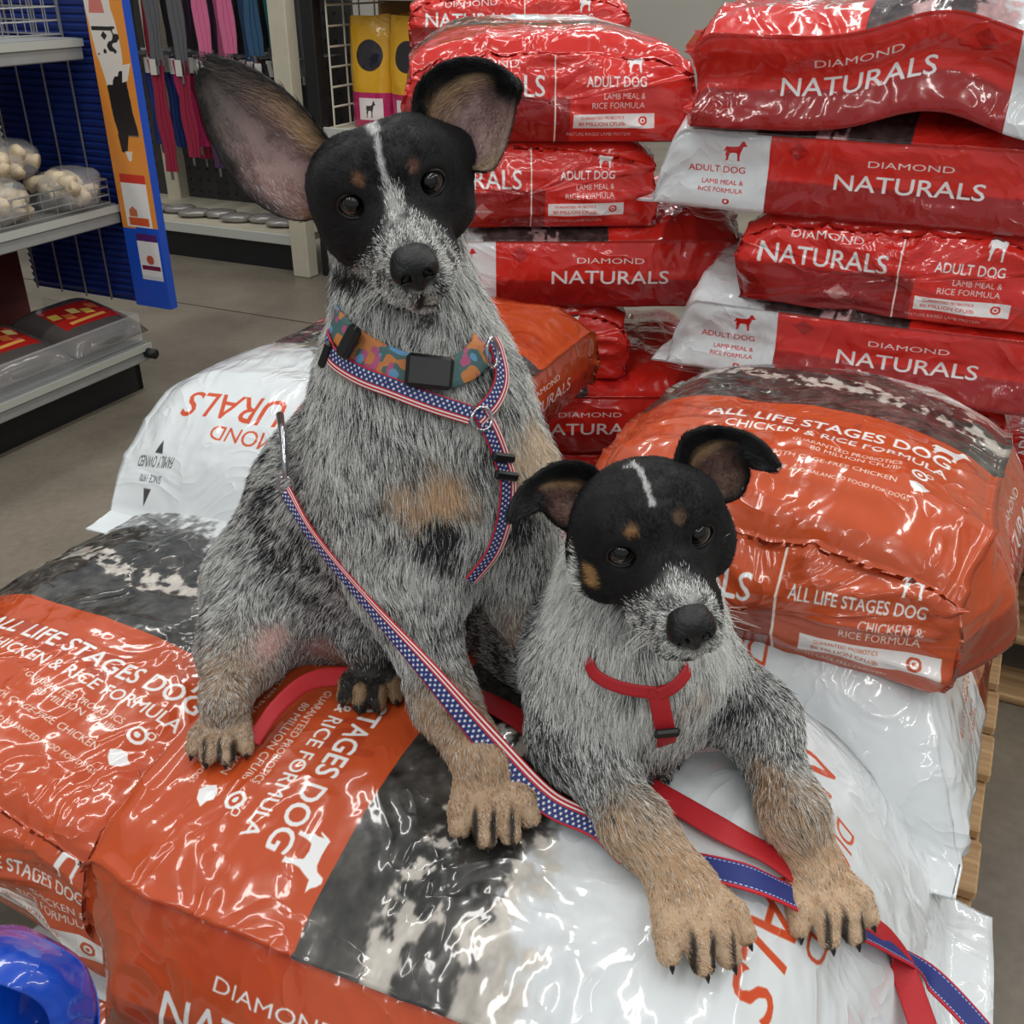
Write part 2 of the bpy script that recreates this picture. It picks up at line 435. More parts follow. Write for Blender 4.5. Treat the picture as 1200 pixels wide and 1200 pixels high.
def bag(label, group, mat, P0, ang, L=.76, W=.46, T=.14, zb=None, seal=.05, taper=.17, seed=0, step=.007, wr=1.0, lip=.006, endw=1.0, gusset=0.0, dome=.10, sheer=None, name='dog_food_bag', endbulge=.02, sealw=1.0):
    """P0: centre of the bottom end, on the underside; ang: heading of the white sealed end. zb(s,x)-> extra height of the underside."""
    a = np.array([math.cos(ang), math.sin(ang), 0]); r = np.array([a[1], -a[0], 0]); up = np.array([0, 0, 1.])
    nt_ = max(8, int(W/step)); ns_ = max(6, int(T/step*1.1)); nb = 8
    ring = []     # (xf, zf, xo, zo)   xf in half widths, zf 0..1 of thickness, xo/zo absolute offsets
    seg = []      # region, va, vb for the segment after each vertex
    tv = np.linspace(-1, 1, nt_+1)
    def topz(t): return 1 - .16*abs(t)**7 - .05*abs(t)**2.5
    for i, t in enumerate(tv):
        ring.append((t, topz(t), 0, 0, dome*(1-t*t)))
        if i < nt_: seg.append((0, (t+1)/2, (tv[i+1]+1)/2))
    ring.append((1, topz(1), lip, .001, 0)); seg.append((0, .999, 1.0)); seg.append((1, 1, 1))
    kv = np.linspace(0, 1, ns_+1)
    for i, k in enumerate(kv):
        b_ = .012*math.sin(PI*k) - gusset*math.sin(PI*k)**2
        zz = topz(1)*(1-k)
        ring.append((1, zz, b_ if i else 0, -.003 if i == 0 else 0, 0))
        seg.append((1, 1-k, 1-kv[i+1]) if i < ns_ else (3, 0, 0))
    bv = np.linspace(1, -1, nb+1)
    for i, t in enumerate(bv[1:-1]): ring.append((t, 0, 0, 0, 0)); seg.append((3, 0, 0))
    for i, k in enumerate(kv):
        b_ = -.012*math.sin(PI*k) + gusset*math.sin(PI*k)**2
        ring.append((-1, topz(1)*k, b_, -.003 if i == ns_ else 0, 0)); seg.append((2, k, kv[i+1]) if i < ns_ else (0, 0, 0))
    ring.append((-1, topz(1), -lip, .001, 0)); seg.append((0, 0, 0))
    ring = np.array(ring, float)
    nr = len(ring)
    assert len(seg) == nr
    # s stations
    ss = list(np.linspace(0, 1, 5)[:-1]**1.6*.035) + list(np.arange(.035, L-seal, step)) + list(np.linspace(L-seal, L, 7))
    ss = np.array(ss)
    fcap = [0.01, .12, .26, .40, .54, .68, .80, .90, .965, 1.0, 1.025]
    P = []; US = []
    def thick(s_):
        e = min(1, s_/.035); hb = .80 + .20*(1-(1-e)**3)
        d = (L-seal-s_)/taper
        ht = 1.0 if d >= 1 else (0 if d <= 0 else math.sin(d*PI/2)**.75)
        return max(T*hb*ht, .004)
    V = []; SX = []
    rings_s = []
    for f in fcap:
        rings_s.append((0.0 if f <= 1 else .001, f, -endbulge*(1-min(f, 1)**2)))
    for s_ in ss: rings_s.append((s_, 1.0, 0.0))
    rings_s.append((L, None, 0))
    for (s_, f, so) in rings_s:
        th = thick(s_)
        w = W/2*(1 + .03*math.sin(min(1, s_/L)*PI)) * (1 + (sealw-1)*smoothstep(L-taper-seal, L-seal, s_)) * (endw + (1-endw)*smoothstep(0, .25, s_))
        flat = smoothstep(.02, .06, th)
        x = ring[:, 0]*w + ring[:, 2]*(1 if f is None or f <= 1 else 1)*(.3+.7*flat)
        z = ring[:, 1]*th + ring[:, 3]*flat + ring[:, 4]*T*flat*min(1, .35+s_/.12)
        if f is None: z = z*0 + th/2
        elif f != 1.0:
            x = x*f; zc = th*.5; z = zc + (z-zc)*f
        n = len(x)
        S = np.full(n, s_+so)
        V.append(np.stack([S, x, z], -1))
    V = np.array(V)                                    # (m, nr, 3) in (s,x,z)
    m = len(V)
    F = V.reshape(-1, 3).copy()
    # low lumps and wrinkles, along the outward direction
    rng = np.array([seed*3.7, seed*1.3, seed*2.1])
    Q = F + rng
    tt = np.array([thick(max(0, s_)) for s_ in F[:, 0]])
    flat = np.clip(tt/.05, 0.12, 1)
    endk = np.exp(-np.clip(F[:, 0], 0, None)/.10) + np.exp(-np.clip(L-seal-F[:, 0], 0, None)/.12)
    lump = noise3(Q, 7, seed)*.006 + noise3(Q, 15, seed+3)*.0035
    rid = (1-np.abs(noise3(Q*np.array([1.3, .8, 1.6]), 17, seed+5)))**4*.006
    rid2 = (1-np.abs(noise3(Q*np.array([.7, 1.8, 1.0]), 34, seed+9)))**3*.0028
    disp = wr*(lump + rid*(.35+endk) + rid2*(.12+endk))*flat
    cz = tt*.5
    nx = F[:, 1]/(W/2); nz = (F[:, 2]-cz)/np.maximum(tt*.5, .004)
    k = np.maximum(np.abs(nx), np.abs(nz))+1e-6
    ox = np.sign(nx)*np.clip((np.abs(nx)-.86)/.14, 0, 1)
    oz = np.clip(nz, -1, 1)*np.clip((np.abs(nz)-.3)/.5, 0, 1)
    F[:, 1] += ox*disp; F[:, 2] += np.where(F[:, 2] > cz, oz*disp, 0)
    capm = np.repeat(np.array([(1 if (f is not None and f < 1 and s_ == 0) else 0) for s_, f, so in rings_s]), nr)
    F[:, 0] -= capm*(disp*1.4 + .004*noise3(Q, 20, seed+31))
    sealm = smoothstep(L-seal-.04, L, F[:, 0])
    F[:, 2] += sealm*(.004*np.sin(F[:, 1]*38+seed) + .006*noise3(Q, 9, seed+2))
    if sheer is not None: F = sheer(F)
    zx = zb(F[:, 0], F[:, 1]) if zb is not None else 0
    Wd = np.array(P0)[None] + F[:, 0:1]*a + F[:, 1:2]*r + (F[:, 2]+zx)[:, None]*up
    # faces + uv
    I = np.arange(m*nr).reshape(m, nr)
    A_ = I[:-1, :]; B_ = np.roll(I, -1, axis=1)[:-1, :]; C_ = np.roll(I, -1, axis=1)[1:, :]; D_ = I[1:, :]
    quads = np.stack([A_, B_, C_, D_], -1).reshape(-1, 4)
    o_ = np_mesh(name, Wd, quads, mat)
    sval = np.minimum(np.array([max(0, s_) for s_, f, so in rings_s]), BL-.002)
    reg = np.array([q[0] for q in seg]); va = np.array([q[1] for q in seg]); vb = np.array([q[2] for q in seg])
    Ht = BW+BT*3
    def vv(reg, v):
        return np.where(reg == 0, v*BW*.996, np.where(reg == 1, BW+.001+v*(BT-.002), np.where(reg == 2, BW+BT+.001+v*(BT-.002), BW+2*BT+.01)))/Ht
    uvs = np.zeros((m-1, nr, 4, 2))
    for c, (vvv, row) in enumerate(((va, 0), (vb, 0), (vb, 1), (va, 1))):
        uvs[:, :, c, 1] = vv(reg, vvv)[None]
        uvs[:, :, c, 0] = (sval[row:m-1+row]/BL)[:, None]
    bot = reg == 3
    uvs[:, bot, :, 0] = .9; 
    if mat in (M_ORANGE, M_RED):
        # underside: coloured then white like the top
        for c, row in ((0, 0), (1, 0), (2, 1), (3, 1)):
            uvs[:, bot, c, 0] = (sval[row:m-1+row]/BL)[:, None]; uvs[:, bot, c, 1] = (BW+BT*.02)/Ht
    nc = len(fcap)-1
    loc = V.reshape(-1, 3)
    ids = quads.reshape(m-1, nr, 4)[:nc]
    xe = np.clip(loc[ids][..., 1]/W+.5, .003, .997)*BW; ze = np.clip(loc[ids][..., 2]/T*1.10-.02, .01, .99)*(BT-.002)
    uvs[:nc, :, :, 0] = xe/BL; uvs[:nc, :, :, 1] = (BW+2*BT+.001+ze)/Ht
    uvl = o_.data.uv_layers.new(name='UVMap'); uvl.data.foreach_set('uv', uvs.reshape(-1).astype(np.float32))
    o_.data.update()
    # origin to the bag
    c0 = Wd.mean(0); c0[2] = Wd[:, 2].min()
    o_.data.transform(Matrix.Translation(-Vector(c0))); o_.location = c0
    if label: tag(o_, label, 'bag', group)
    return o_
# ================================================================== floor, walls, pallets, fixtures
def concrete():
    m = bpy.data.materials.new('worn_concrete_floor'); m.use_nodes = True; nt = m.node_tree; b = nt.nodes['Principled BSDF']; L = nt.links.new
    tc = nt.nodes.new('ShaderNodeTexCoord')
    n1 = nt.nodes.new('ShaderNodeTexNoise'); n1.inputs['Scale'].default_value = 1.6; n1.inputs['Detail'].default_value = 8; n1.inputs['Roughness'].default_value = .62
    L(tc.outputs['Object'], n1.inputs['Vector'])
    cr = nt.nodes.new('ShaderNodeValToRGB'); L(n1.outputs['Fac'], cr.inputs[0]); e = cr.color_ramp.elements
    e[0].position = .3; e[0].color = (*lin((98, 90, 79)), 1); e[1].position = .72; e[1].color = (*lin((140, 131, 117)), 1)
    n2 = nt.nodes.new('ShaderNodeTexNoise'); n2.inputs['Scale'].default_value = 55; n2.inputs['Detail'].default_value = 4; L(tc.outputs['Object'], n2.inputs['Vector'])
    mx = nt.nodes.new('ShaderNodeMixRGB'); mx.blend_type = 'OVERLAY'; mx.inputs[0].default_value = .25; L(cr.outputs[0], mx.inputs[1]); L(n2.outputs['Fac'], mx.inputs[2])
    L(mx.outputs[0], b.inputs['Base Color']); b.inputs['Roughness'].default_value = .42
    bp = nt.nodes.new('ShaderNodeBump'); bp.inputs['Distance'].default_value = .0006; L(n2.outputs['Fac'], bp.inputs['Height']); L(bp.outputs['Normal'], b.inputs['Normal'])
    return m
M_FLOOR = concrete()
tag(mesh_obj('floor', [(-7, -2.5, 0), (7, -2.5, 0), (7, 11, 0), (-7, 11, 0)], [(0, 1, 2, 3)], M_FLOOR), kind='structure')
M_WALL = principled('painted_wall', (176, 172, 164), rough=.8, noise=.05, nscale=1.5)
def wall(name, c, size):
    b = MB(); b.box(c, size); tag(b.build(name, M_WALL), kind='structure')
wall('wall_back', (0, 11.05, 2.3), (14.2, .1, 4.6)); wall('wall_left', (-7.05, 4.25, 2.3), (.1, 13.5, 4.6)); wall('wall_right', (7.05, 4.25, 2.3), (.1, 13.5, 4.6))
# saw-cut joints in the slab
jb = MB()
for c, d, l in ((Vector((1.16, 1.5, 0)), Vector((.5, .866, 0)), 9), (Vector((-1.0, 3.9, 0)), Vector((.906, -.423, 0)), 6)):
    a_ = math.atan2(d.y, d.x); jb.box(c+Vector((0, 0, .0006)), (l, .006, .001), Matrix.Rotation(a_, 3, 'Z'))
tag(jb.build('trim_1', principled('dark_joint', (58, 52, 46), rough=.8)), kind='structure')

def wood(name, c0, c1):
    m = bpy.data.materials.new(name); m.use_nodes = True; nt = m.node_tree; b = nt.nodes['Principled BSDF']; L = nt.links.new
    tc = nt.nodes.new('ShaderNodeTexCoord'); mp = nt.nodes.new('ShaderNodeMapping'); mp.inputs['Scale'].default_value = (2.5, 40, 40); L(tc.outputs['Object'], mp.inputs[0])
    n = nt.nodes.new('ShaderNodeTexNoise'); n.inputs['Scale'].default_value = 1.5; n.inputs['Detail'].default_value = 6; n.inputs['Distortion'].default_value = .6; L(mp.outputs[0], n.inputs['Vector'])
    cr = nt.nodes.new('ShaderNodeValToRGB'); L(n.outputs['Fac'], cr.inputs[0]); e = cr.color_ramp.elements
    e[0].position = .32; e[0].color = (*lin(c0), 1); e[1].position = .68; e[1].color = (*lin(c1), 1)
    L(cr.outputs[0], b.inputs['Base Color']); b.inputs['Roughness'].default_value = .75
    bp = nt.nodes.new('ShaderNodeBump'); bp.inputs['Distance'].default_value = .001; L(n.outputs['Fac'], bp.inputs['Height']); L(bp.outputs['Normal'], b.inputs['Normal'])
    return m
M_WOOD = wood('raw_pine', (146, 108, 70), (204, 168, 122))
def pallet(label, near_right, ang, wid, dep, nb=9, seed=0):
    """near_right: corner; ang: heading of depth; boards run across the depth direction"""
    rs = random.Random(seed)
    root = empty('wooden_pallet', near_right); tag(root, label, 'pallet')
    a = Vector((math.cos(ang), math.sin(ang), 0)); r = Vector((a.y, -a.x, 0))
    R3 = Matrix(((r.x, a.x, 0), (r.y, a.y, 0), (0, 0, 1)))
    def plank(c, sx, sy, sz, nm='deck_board'):
        b = MB(); 
        long_x = sx >= sy
        b.box((0, 0, 0), (sx, sy, sz) if long_x else (sy, sx, sz), None, .003)
        o = b.build(nm, M_WOOD, root)
        o.matrix_parent_inverse = Matrix()
        pos = c - Vector(near_right)
        rot = math.atan2(r.y, r.x) if long_x else math.atan2(a.y, a.x)
        o.location = pos; o.rotation_euler = (0, 0, rot + rs.uniform(-.004, .004))
        return o
    nr = Vector(near_right)
    for i in range(nb):
        d = (i+.5)*dep/nb
        plank(nr - r*(wid/2) + a*d + Vector((rs.uniform(-.004, .004), 0, .130)), wid, dep/nb*.80, .018)
    for k in (0, .5, 1):
        plank(nr - r*(.02+k*(wid-.04)) + a*(dep/2) + Vector((0, 0, .070)), .038, dep, .100, 'stringer')
    for d in (.05, .5, .95):
        plank(nr - r*(wid/2) + a*(dep*d) + Vector((0, 0, .010)), wid, .10, .018, 'bottom_board')
    return root
HB_ = math.atan2(.898, .44)
pallet('raw pine pallet under the orange bags, edge showing at lower right', (.435, .60, 0), HB_, 1.17, .98, 8, 1)
pallet('raw pine pallet under the right red stack', (1.20, 1.36, 0), HB_, .90, 1.05, 8, 2)
pallet('raw pine pallet under the left red stack', (.50, 2.12, 0), PI/2, .92, 1.0, 8, 3)

# ---- store fixtures, laid out in the aisle frame: a away, b to the right
A3 = Vector((math.sin(AZ), math.cos(AZ), 0)); B3 = Vector((math.cos(AZ), -math.sin(AZ), 0))
RM = Matrix(((B3.x, A3.x, 0), (B3.y, A3.y, 0), (0, 0, 1)))
Q1 = Vector((-1.145, 3.09, 0))
def S1(v, u, z): return Q1 + B3*v + A3*u + Vector((0, 0, z))
M_GREY = principled('grey_shelf_enamel', (150, 152, 150), rough=.45, noise=.05)
M_LIP = principled('pale_price_rail', (186, 188, 180), rough=.4)
M_DARK = principled('black_kick_plate', (17, 18, 22), rough=.5)
M_BLUE = principled('blue_louvred_enamel', (28, 52, 128), rough=.45)
M_BLUE2 = principled('bright_blue_board', (24, 78, 190), rough=.4)
M_BEIGE = principled('beige_upright_enamel', (196, 188, 168), rough=.5, noise=.05)
M_WIRE = principled('chrome_wire', (176, 178, 180), rough=.3, metal=.8)
M_WHITEWIRE = principled('white_coated_wire', (214, 208, 190), rough=.4)
M_REDP = principled('maroon_panel', (96, 30, 28), rough=.6)
M_CLEAR = bpy.data.materials.new('clear_plastic'); M_CLEAR.use_nodes = True
_b = M_CLEAR.node_tree.nodes['Principled BSDF']; _b.inputs['Base Color'].default_value = (.9, .92, .93, 1); _b.inputs['Roughness'].default_value = .12
_b.inputs['Transmission Weight'].default_value = .0; _b.inputs['Alpha'].default_value = .13; _b.inputs['Specular IOR Level'].default_value = .6
def sbox(b, v, u, z, sv, su, sz, org=S1, bev=0): b.box(org(v, u, z), (sv, su, sz), RM, bev)

g = empty('gondola_shelving', S1(-.25, -.6, 0)); tag(g, 'shelving unit with blue louvred end at far left', 'shelving')
LG = 1.5
for z, dv in ((.165, 0), (.585, -.03), (1.03, -.06)):
    b = MB(); sbox(b, -.25+dv/2, -LG/2, z-.012, .50+dv, LG, .022); o = b.build('shelf', M_GREY, g)
    b2 = MB(); sbox(b2, dv+.004, -LG/2, z-.030, .012, LG, .052, bev=.003); b2.build('shelf_front', M_GREY, o)
    b3 = MB(); sbox(b3, dv+.013, -LG/2, z-.012, .006, LG, .020); b3.build('price_rail', M_LIP, o)
b = MB(); sbox(b, -.06, -LG/2, .065, .02, LG, .13); b.build('kick_plate', M_DARK, g)
b = MB(); sbox(b, -.25, -.01, .065, .40, .02, .13); b.build('kick_plate', M_DARK, g)
b = MB(); b.tube([S1(.0, -.02, .135), S1(.045, -.02, .135)], .016, 10); b.build('rail_end_cap', M_DARK, g, True)
b = MB(); sbox(b, -.50, -LG/2, .62, .02, LG, 1.2); b.build('back_panel', M_REDP, g)
b = MB(); sbox(b, -.46, -.30, .62, .03, .03, 1.2); up_ = b.build('upright', M_BEIGE, g)
b = MB()
for k in range(24): sbox(b, -.4435, -.30, .08+k*.048, .002, .008, .026)
o = b.build('slot', M_DARK, up_); o['kind'] = 'stuff'
b = MB(); sbox(b, -.235, .03, .70, .47, .006, .84); pan = b.build('end_panel', M_BLUE, g)
for k in range(40):
    b = MB(); z = .30+k*.021; b.box(S1(-.235, .022, z), (.46, .010, .013), RM @ Matrix.Rotation(math.radians(28), 3, 'X')); b.build('louvre', M_BLUE, g)
for k in range(5):
    b = MB(); b.tube([S1(-.44+k*.105, .008, .28), S1(-.44+k*.105, .008, 1.14)], .0032, 6); b.build('wire_upright', M_WIRE, g)
# printed corner board
def board_art():
    A = Art(.135, .86, 1300, (226, 142, 58))
    A.rect(0, 0, .135, .24, (28, 82, 196))
    A.rect(0, .235, .05, .33, (226, 142, 58))
    blk = (38, 34, 34); wht = (222, 214, 206)
    X, Y, sl = A.grid(0, .45, .135, .86)
    n = fbm(np.stack([X, Y, X*0], -1), 22, 9, 3)
    body = smoothstep(.002, -.002, np.abs(X-.058-.10*(.72-Y))-(.036+.10*np.clip(Y-.62, 0, .1)+.006*n))*smoothstep(.49, .50, Y)
    A.mix(sl, body, wht)
    A.mix(sl, body*smoothstep(-.02, .03, n+.9*(.635-Y)*4), blk)
    A.poly([(0, 0), (1, 0), (.85, 1), (.2, 1)], (206, 120, 110), (.04, .835), .055)
    A.rect(.012, .765, .085, .775, blk)
    A.poly([(0, .5), (.5, 1), (1, .5), (.5, 0)], blk, (.052, .752), .022)
    for x, y in ((.062, .475),): A.poly([(.2, 0), (.6, 0), (.9, 1), (.1, 1)], blk, (x, y), .05)
    A.poly([(.3, 0), (.7, 0), (1, 1), (.0, 1)], wht, (.072, .44), .026)
    A.poly([(.2, 0), (.6, .1), (1, 1), (.4, .9)], wht, (.105, .66), .05)
    A.rect(.02, .24, .115, .39, (232, 230, 228)); A.rect(.02, .366, .115, .39, (206, 52, 40)); A.rect(.03, .245, .105, .268, (214, 92, 50))
    A.poly([(0, 0), (1, 0), (1, .6), (.5, 1), (0, .6)], (200, 110, 70), (.05, .285), .03)
    A.poly([(0, 0), (.6, 0), (1, 1), (.3, 1)], (232, 228, 226), (.095, .14), .001)
    A.rect(.045, .085, .125, .22, (232, 230, 230)); A.rect(.045, .200, .125, .222, (86, 40, 110)); A.rect(.045, .085, .125, .097, (214, 214, 216)); A.rect(.05, .115, .12, .128, (120, 34, 70))
    A.ring((.085, .145), 0, .014, (196, 90, 66))
    return A.image('corner_board')
M_BOARD = bpy.data.materials.new('printed_corner_board'); M_BOARD.use_nodes = True
_t = M_BOARD.node_tree.nodes.new('ShaderNodeTexImage'); _t.image = board_art(); M_BOARD.node_tree.links.new(_t.outputs['Color'], M_BOARD.node_tree.nodes['Principled BSDF'].inputs['Base Color']); M_BOARD.node_tree.nodes['Principled BSDF'].inputs['Roughness'].default_value = .35
def printed_panel(name, p00, p10, p01, thick, mat, parent=None, edge=None):
    p00, p10, p01 = Vector(p00), Vector(p10), Vector(p01); p11 = p10+p01-p00
    n = (p10-p00).cross(p01-p00).normalized()*thick
    V = [p00, p10, p11, p01, p00-n, p10-n, p11-n, p01-n]
    F = [(0, 1, 2, 3), (5, 4, 7, 6), (1, 0, 4, 5), (2, 1, 5, 6), (3, 2, 6, 7), (0, 3, 7, 4)]
    o = mesh_obj(name, V, F, [mat, edge or M_BLUE2], parent)
    uv = o.data.uv_layers.new(name='UVMap')
    for i, c in enumerate([(0, 0), (1, 0), (1, 1), (0, 1)]): uv.data[i].uv = c
    for k, p in enumerate(o.data.polygons): p.material_index = 0 if k == 0 else 1
    return o
o = printed_panel('corner_sign_board', S1(-.005, -.012, .285), S1(.130, -.012, .285), S1(-.005, -.012, 1.145), .03, M_BOARD)
tag(o, 'tall orange and blue board with a dog picture on the shelf end', 'sign')

# goods on the gondola
M_RAW = principled('rawhide', (222, 204, 172), rough=.7, noise=.18, nscale=30, bump=.004, bscale=40)
M_FILM = bpy.data.materials.new('thin_clear_film'); M_FILM.use_nodes = True
_b = M_FILM.node_tree.nodes['Principled BSDF']; _b.inputs['Base Color'].default_value = (.92, .92, .92, 1); _b.inputs['Alpha'].default_value = .22; _b.inputs['Roughness'].default_value = .12; _b.inputs['Specular IOR Level'].default_value = 1.0
def blob_mesh(c, r, seed, amp=.25, freq=9, n=20, RMx=None):
    V = []; F = []; m = n*2
    for i in range(n+1):
        t = PI*i/n
        for j in range(m): V.append((math.sin(t)*math.cos(2*PI*j/m), math.sin(t)*math.sin(2*PI*j/m), math.cos(t)))
    V = np.array(V); d = 1+amp*fbm(V*.1+seed, freq, seed, 3)
    e = np.sign(V)*np.abs(V)**.72; V = e*d[:, None]*np.array(r)
    if RMx is not None: V = V @ np.array(RMx).T
    V = V+np.array(c)
    for i in range(n):
        for j in range(m): F.append((i*m+j, (i+1)*m+j, (i+1)*m+(j+1) % m, i*m+(j+1) % m))
    return V, np.array(F)
def rawhide(v, u, z, seed, lab):
    root = empty('rawhide_pack', S1(v, u, z)); tag(root, lab, 'pet chews', 'rawhide packs on the left shelving')
    rs = random.Random(seed)
    V, F = blob_mesh(S1(v, u, z+.055), (.085, .10, .055), seed, .22, 16, 16); np_mesh('clear_wrap', V, F, M_FILM, root)
    for k in range(13):
        b = MB(); p = S1(v+rs.uniform(-.05, .05), u+rs.uniform(-.06, .06), z+.03+rs.uniform(0, .045)); d = Vector((rs.uniform(-1, 1), rs.uniform(-1, 1), rs.uniform(-.4, .4))).normalized()*.045
        q = Vector((rs.uniform(-.01, .01), rs.uniform(-.01, .01), .012))
        b.tube([p-d, p-d*.4+q, p+d*.4+q, p+d], [.021, .015, .017, .022], 8); b.build('chew', M_RAW, root, True)
for i, (v, u, z, lb) in enumerate([(-.08, -.12, .59, 'clear pack of pale rawhide chews nearest the orange board'), (-.10, -.36, .59, 'clear pack of rawhide chews in the wire basket, left of the first'),
        (-.20, -.22, .67, 'clear pack of rawhide chews heaped at the back of the basket'), (-.12, -.40, .68, 'clear pack of rawhide chews on top of the heap'), (-.15, -.62, .59, 'clear pack of rawhide chews cut by the picture edge'),
        (-.18, -.50, .66, 'upper clear pack of rawhide chews near the picture edge')]): rawhide(v, u, z, 40+i, lb)
def wire_tray(lab, z, h, u0, u1, v0, v1, mat, nv=22, r=.0018):
    root = empty('wire_basket', S1((v0+v1)/2, (u0+u1)/2, z)); tag(root, lab, 'basket')
    for k in range(4):
        b = MB(); zz = z+.006+h*k/3
        b.tube([S1(v1, u0, zz), S1(v1, u1, zz), S1(v0, u1, zz)], r*1.3, 6); b.build('horizontal_wire', mat, root)
    b = MB()
    for k in range(nv+1):
        u = u0+(u1-u0)*k/nv; b.tube([S1(v1, u, z+.004), S1(v1, u, z+.006+h)], r, 5)
    for k in range(9):
        v = v0+(v1-v0)*k/8; b.tube([S1(v, u1, z+.004), S1(v, u1, z+.006+h)], r, 5)
    o = b.build('upright_wires', mat, root); o['kind'] = 'stuff'
wire_tray('chrome wire basket holding rawhide on the middle shelf', .588, .065, -1.1, -.03, -.40, -.02, M_WIRE)
wire_tray('chrome wire basket on the top shelf at upper left', 1.035, .10, -1.1, -.06, -.40, -.06, M_WIRE)
M_BROWN = principled('brown_chews', (112, 66, 56), rough=.5, noise=.2, nscale=40)
for i, u in enumerate((-.30, -.52, -.74)):
    root = empty('chew_pack', S1(-.2, u, 1.035)); tag(root, ['clear top-shelf pack of brown chews nearest the orange board', 'clear top-shelf pack of brown chews, second from the orange board', 'clear top-shelf pack of brown chews at the picture edge'][i], 'pet chews', 'brown chew packs on the top shelf')
    V, F = blob_mesh(S1(-.2, u, 1.11), (.09, .085, .07), 70+i, .2, 14, 14); np_mesh('clear_wrap', V, F, M_FILM, root)
    V, F = blob_mesh(S1(-.2, u, 1.075), (.075, .075, .035), 75+i, .3, 20, 14); np_mesh('chews', V, F, M_BROWN, root)
# acrylic bin and black treat bags on the base shelf
bn = empty('clear_bin', S1(-.2, -.6, .18)); tag(bn, 'clear acrylic tray along the lowest shelf holding dark treat bags', 'bin')
for c, sz in (((.0, -.70, .215), (.005, 1.36, .085)), ((-.2, -.02, .215), (.40, .005, .085)), ((-.2, -.62, .215), (.40, .004, .085))):
    b = MB(); b.box(S1(*c), sz, RM); b.build('bin_wall', M_CLEAR, bn)
b = MB(); b.tube([S1(0, -1.36, .258), S1(0, -.02, .258), S1(-.4, -.02, .258)], .003, 6); b.build('bin_rim', M_CLEAR, bn)
M_TREAT = principled('grey_brown_film', (78, 72, 70), rough=.3)
def treat_art(k):
    A = Art(.30, .22, 700, (84, 78, 76))
    A.poly([(0, .1), (1, 0), (.95, .9), (.05, 1)], (176, 36, 30), (.15, .11), .15, (1.4, 0), (0, .8))
    for j in range(5):
        A.poly([(0, .2), (.9, 0), (1, .8), (.1, 1)], [(232, 196, 90), (222, 120, 60), (240, 214, 130)][(j+k) % 3], (.075+.037*j, .125-.018*(j % 2)), .034)
    A.rect(.08, .072, .22, .084, (236, 170, 90))
    return A.image('treat_print')
for i, (u, v) in enumerate([(-.13, -.13), (-.43, -.14), (-.75, -.15)]):
    root = empty('treat_bag', S1(v, u, .18)); tag(root, ['dark treat bag with red label nearest the end of the lowest shelf', 'dark treat bag with red label, second on the lowest shelf', 'dark treat bag on the lowest shelf at the picture edge'][i], 'bag', 'dark treat bags in the acrylic tray')
    m = plastic('treat_print', None, wr=.4); t = m.node_tree.nodes.new('ShaderNodeTexImage'); t.image = treat_art(i); m.node_tree.links.new(t.outputs['Color'], m.node_tree.nodes['Principled BSDF'].inputs['Base Color'])
    n = 24; V = []; F = []; UVs = []
    for a_ in range(n+1):
        for c_ in range(n+1):
            x = a_/n*2-1; y = c_/n*2-1; h = (1-abs(x)**4)*(1-abs(y)**4); V.append(S1(v+x*.13, u+y*.145, .225+.050*h**.5-.03*x))
    top = mesh_obj('printed_face', V, [(a_*(n+1)+c_, (a_+1)*(n+1)+c_, (a_+1)*(n+1)+c_+1, a_*(n+1)+c_+1) for a_ in range(n) for c_ in range(n)], m, root, True)
    uvl = top.data.uv_layers.new(name='UVMap')
    for p in top.data.polygons:
        for li in p.loop_indices:
            vi = top.data.loops[li].vertex_index; a_, c_ = divmod(vi, n+1); uvl.data[li].uv = (c_/n, 1-a_/n)
    V2, F2 = blob_mesh(S1(v, u, .207), (.13, .145, .026), 3+i, .05, 8, 12, RM); np_mesh('bag_body', V2, F2, M_TREAT, root)
    b = MB(); b.tube([S1(v-.115, u+.03, .250), S1(v-.115, u+.03, .262)], .028, 16); b.build('round_sticker', M_BLUE2, root, False)
# ---- peg wall with leads
Q2 = Vector((-.90, 4.52, 0))
def S2(v, u, z): return Q2 + B3*v + A3*u + Vector((0, 0, z))
g2 = empty('peg_wall_unit', S2(-.8, .25, 0)); tag(g2, 'beige peg wall unit hung with leads behind the big dog', 'shelving')
WL = 2.2
b = MB(); sbox(b, -WL/2, .02, .065, WL, .03, .13, S2); b.build('kick_plate', M_DARK, g2)
b = MB(); sbox(b, -WL/2, .24, .150, WL, .50, .03, S2); b.build('base_shelf', M_BEIGE, g2)
b = MB(); sbox(b, -WL/2, -.014, .140, WL, .012, .045, S2, .003); b.build('price_rail', M_LIP, g2)
M_PEG = principled('dim_pegboard', (58, 55, 54), rough=.8, noise=.1)
b = MB(); sbox(b, -WL/2, .48, .95, WL, .02, 1.6, S2); pb = b.build('back_panel', M_PEG, g2)
b = MB()
for i in range(40):
    for j in range(28): sbox(b, -.03-i*.055, .467, .2+j*.055, .008, .004, .008, S2)
o = b.build('peg_hole', M_DARK, pb); o['kind'] = 'stuff'
for v in (-.0, -1.1, -2.2):
    b = MB(); sbox(b, v+.01, -.04 if v == 0 else .44, .80, .085, .07, 1.6, S2, .004); b.build('upright', M_BEIGE, g2)
for z in (1.42, .86):
    b = MB(); b.tube([S2(-WL+.05, .30, z), S2(-.05, .30, z)], .010, 8); b.build('hang_bar', M_GREY, g2)
    b = MB()
    for k in range(34): b.tube([S2(-.06-k*.06, .12, z), S2(-.06-k*.06, .46, z)], .0035, 5)
    o = b.build('peg_hook', M_WIRE, g2); o['kind'] = 'stuff'
rs = random.Random(8)
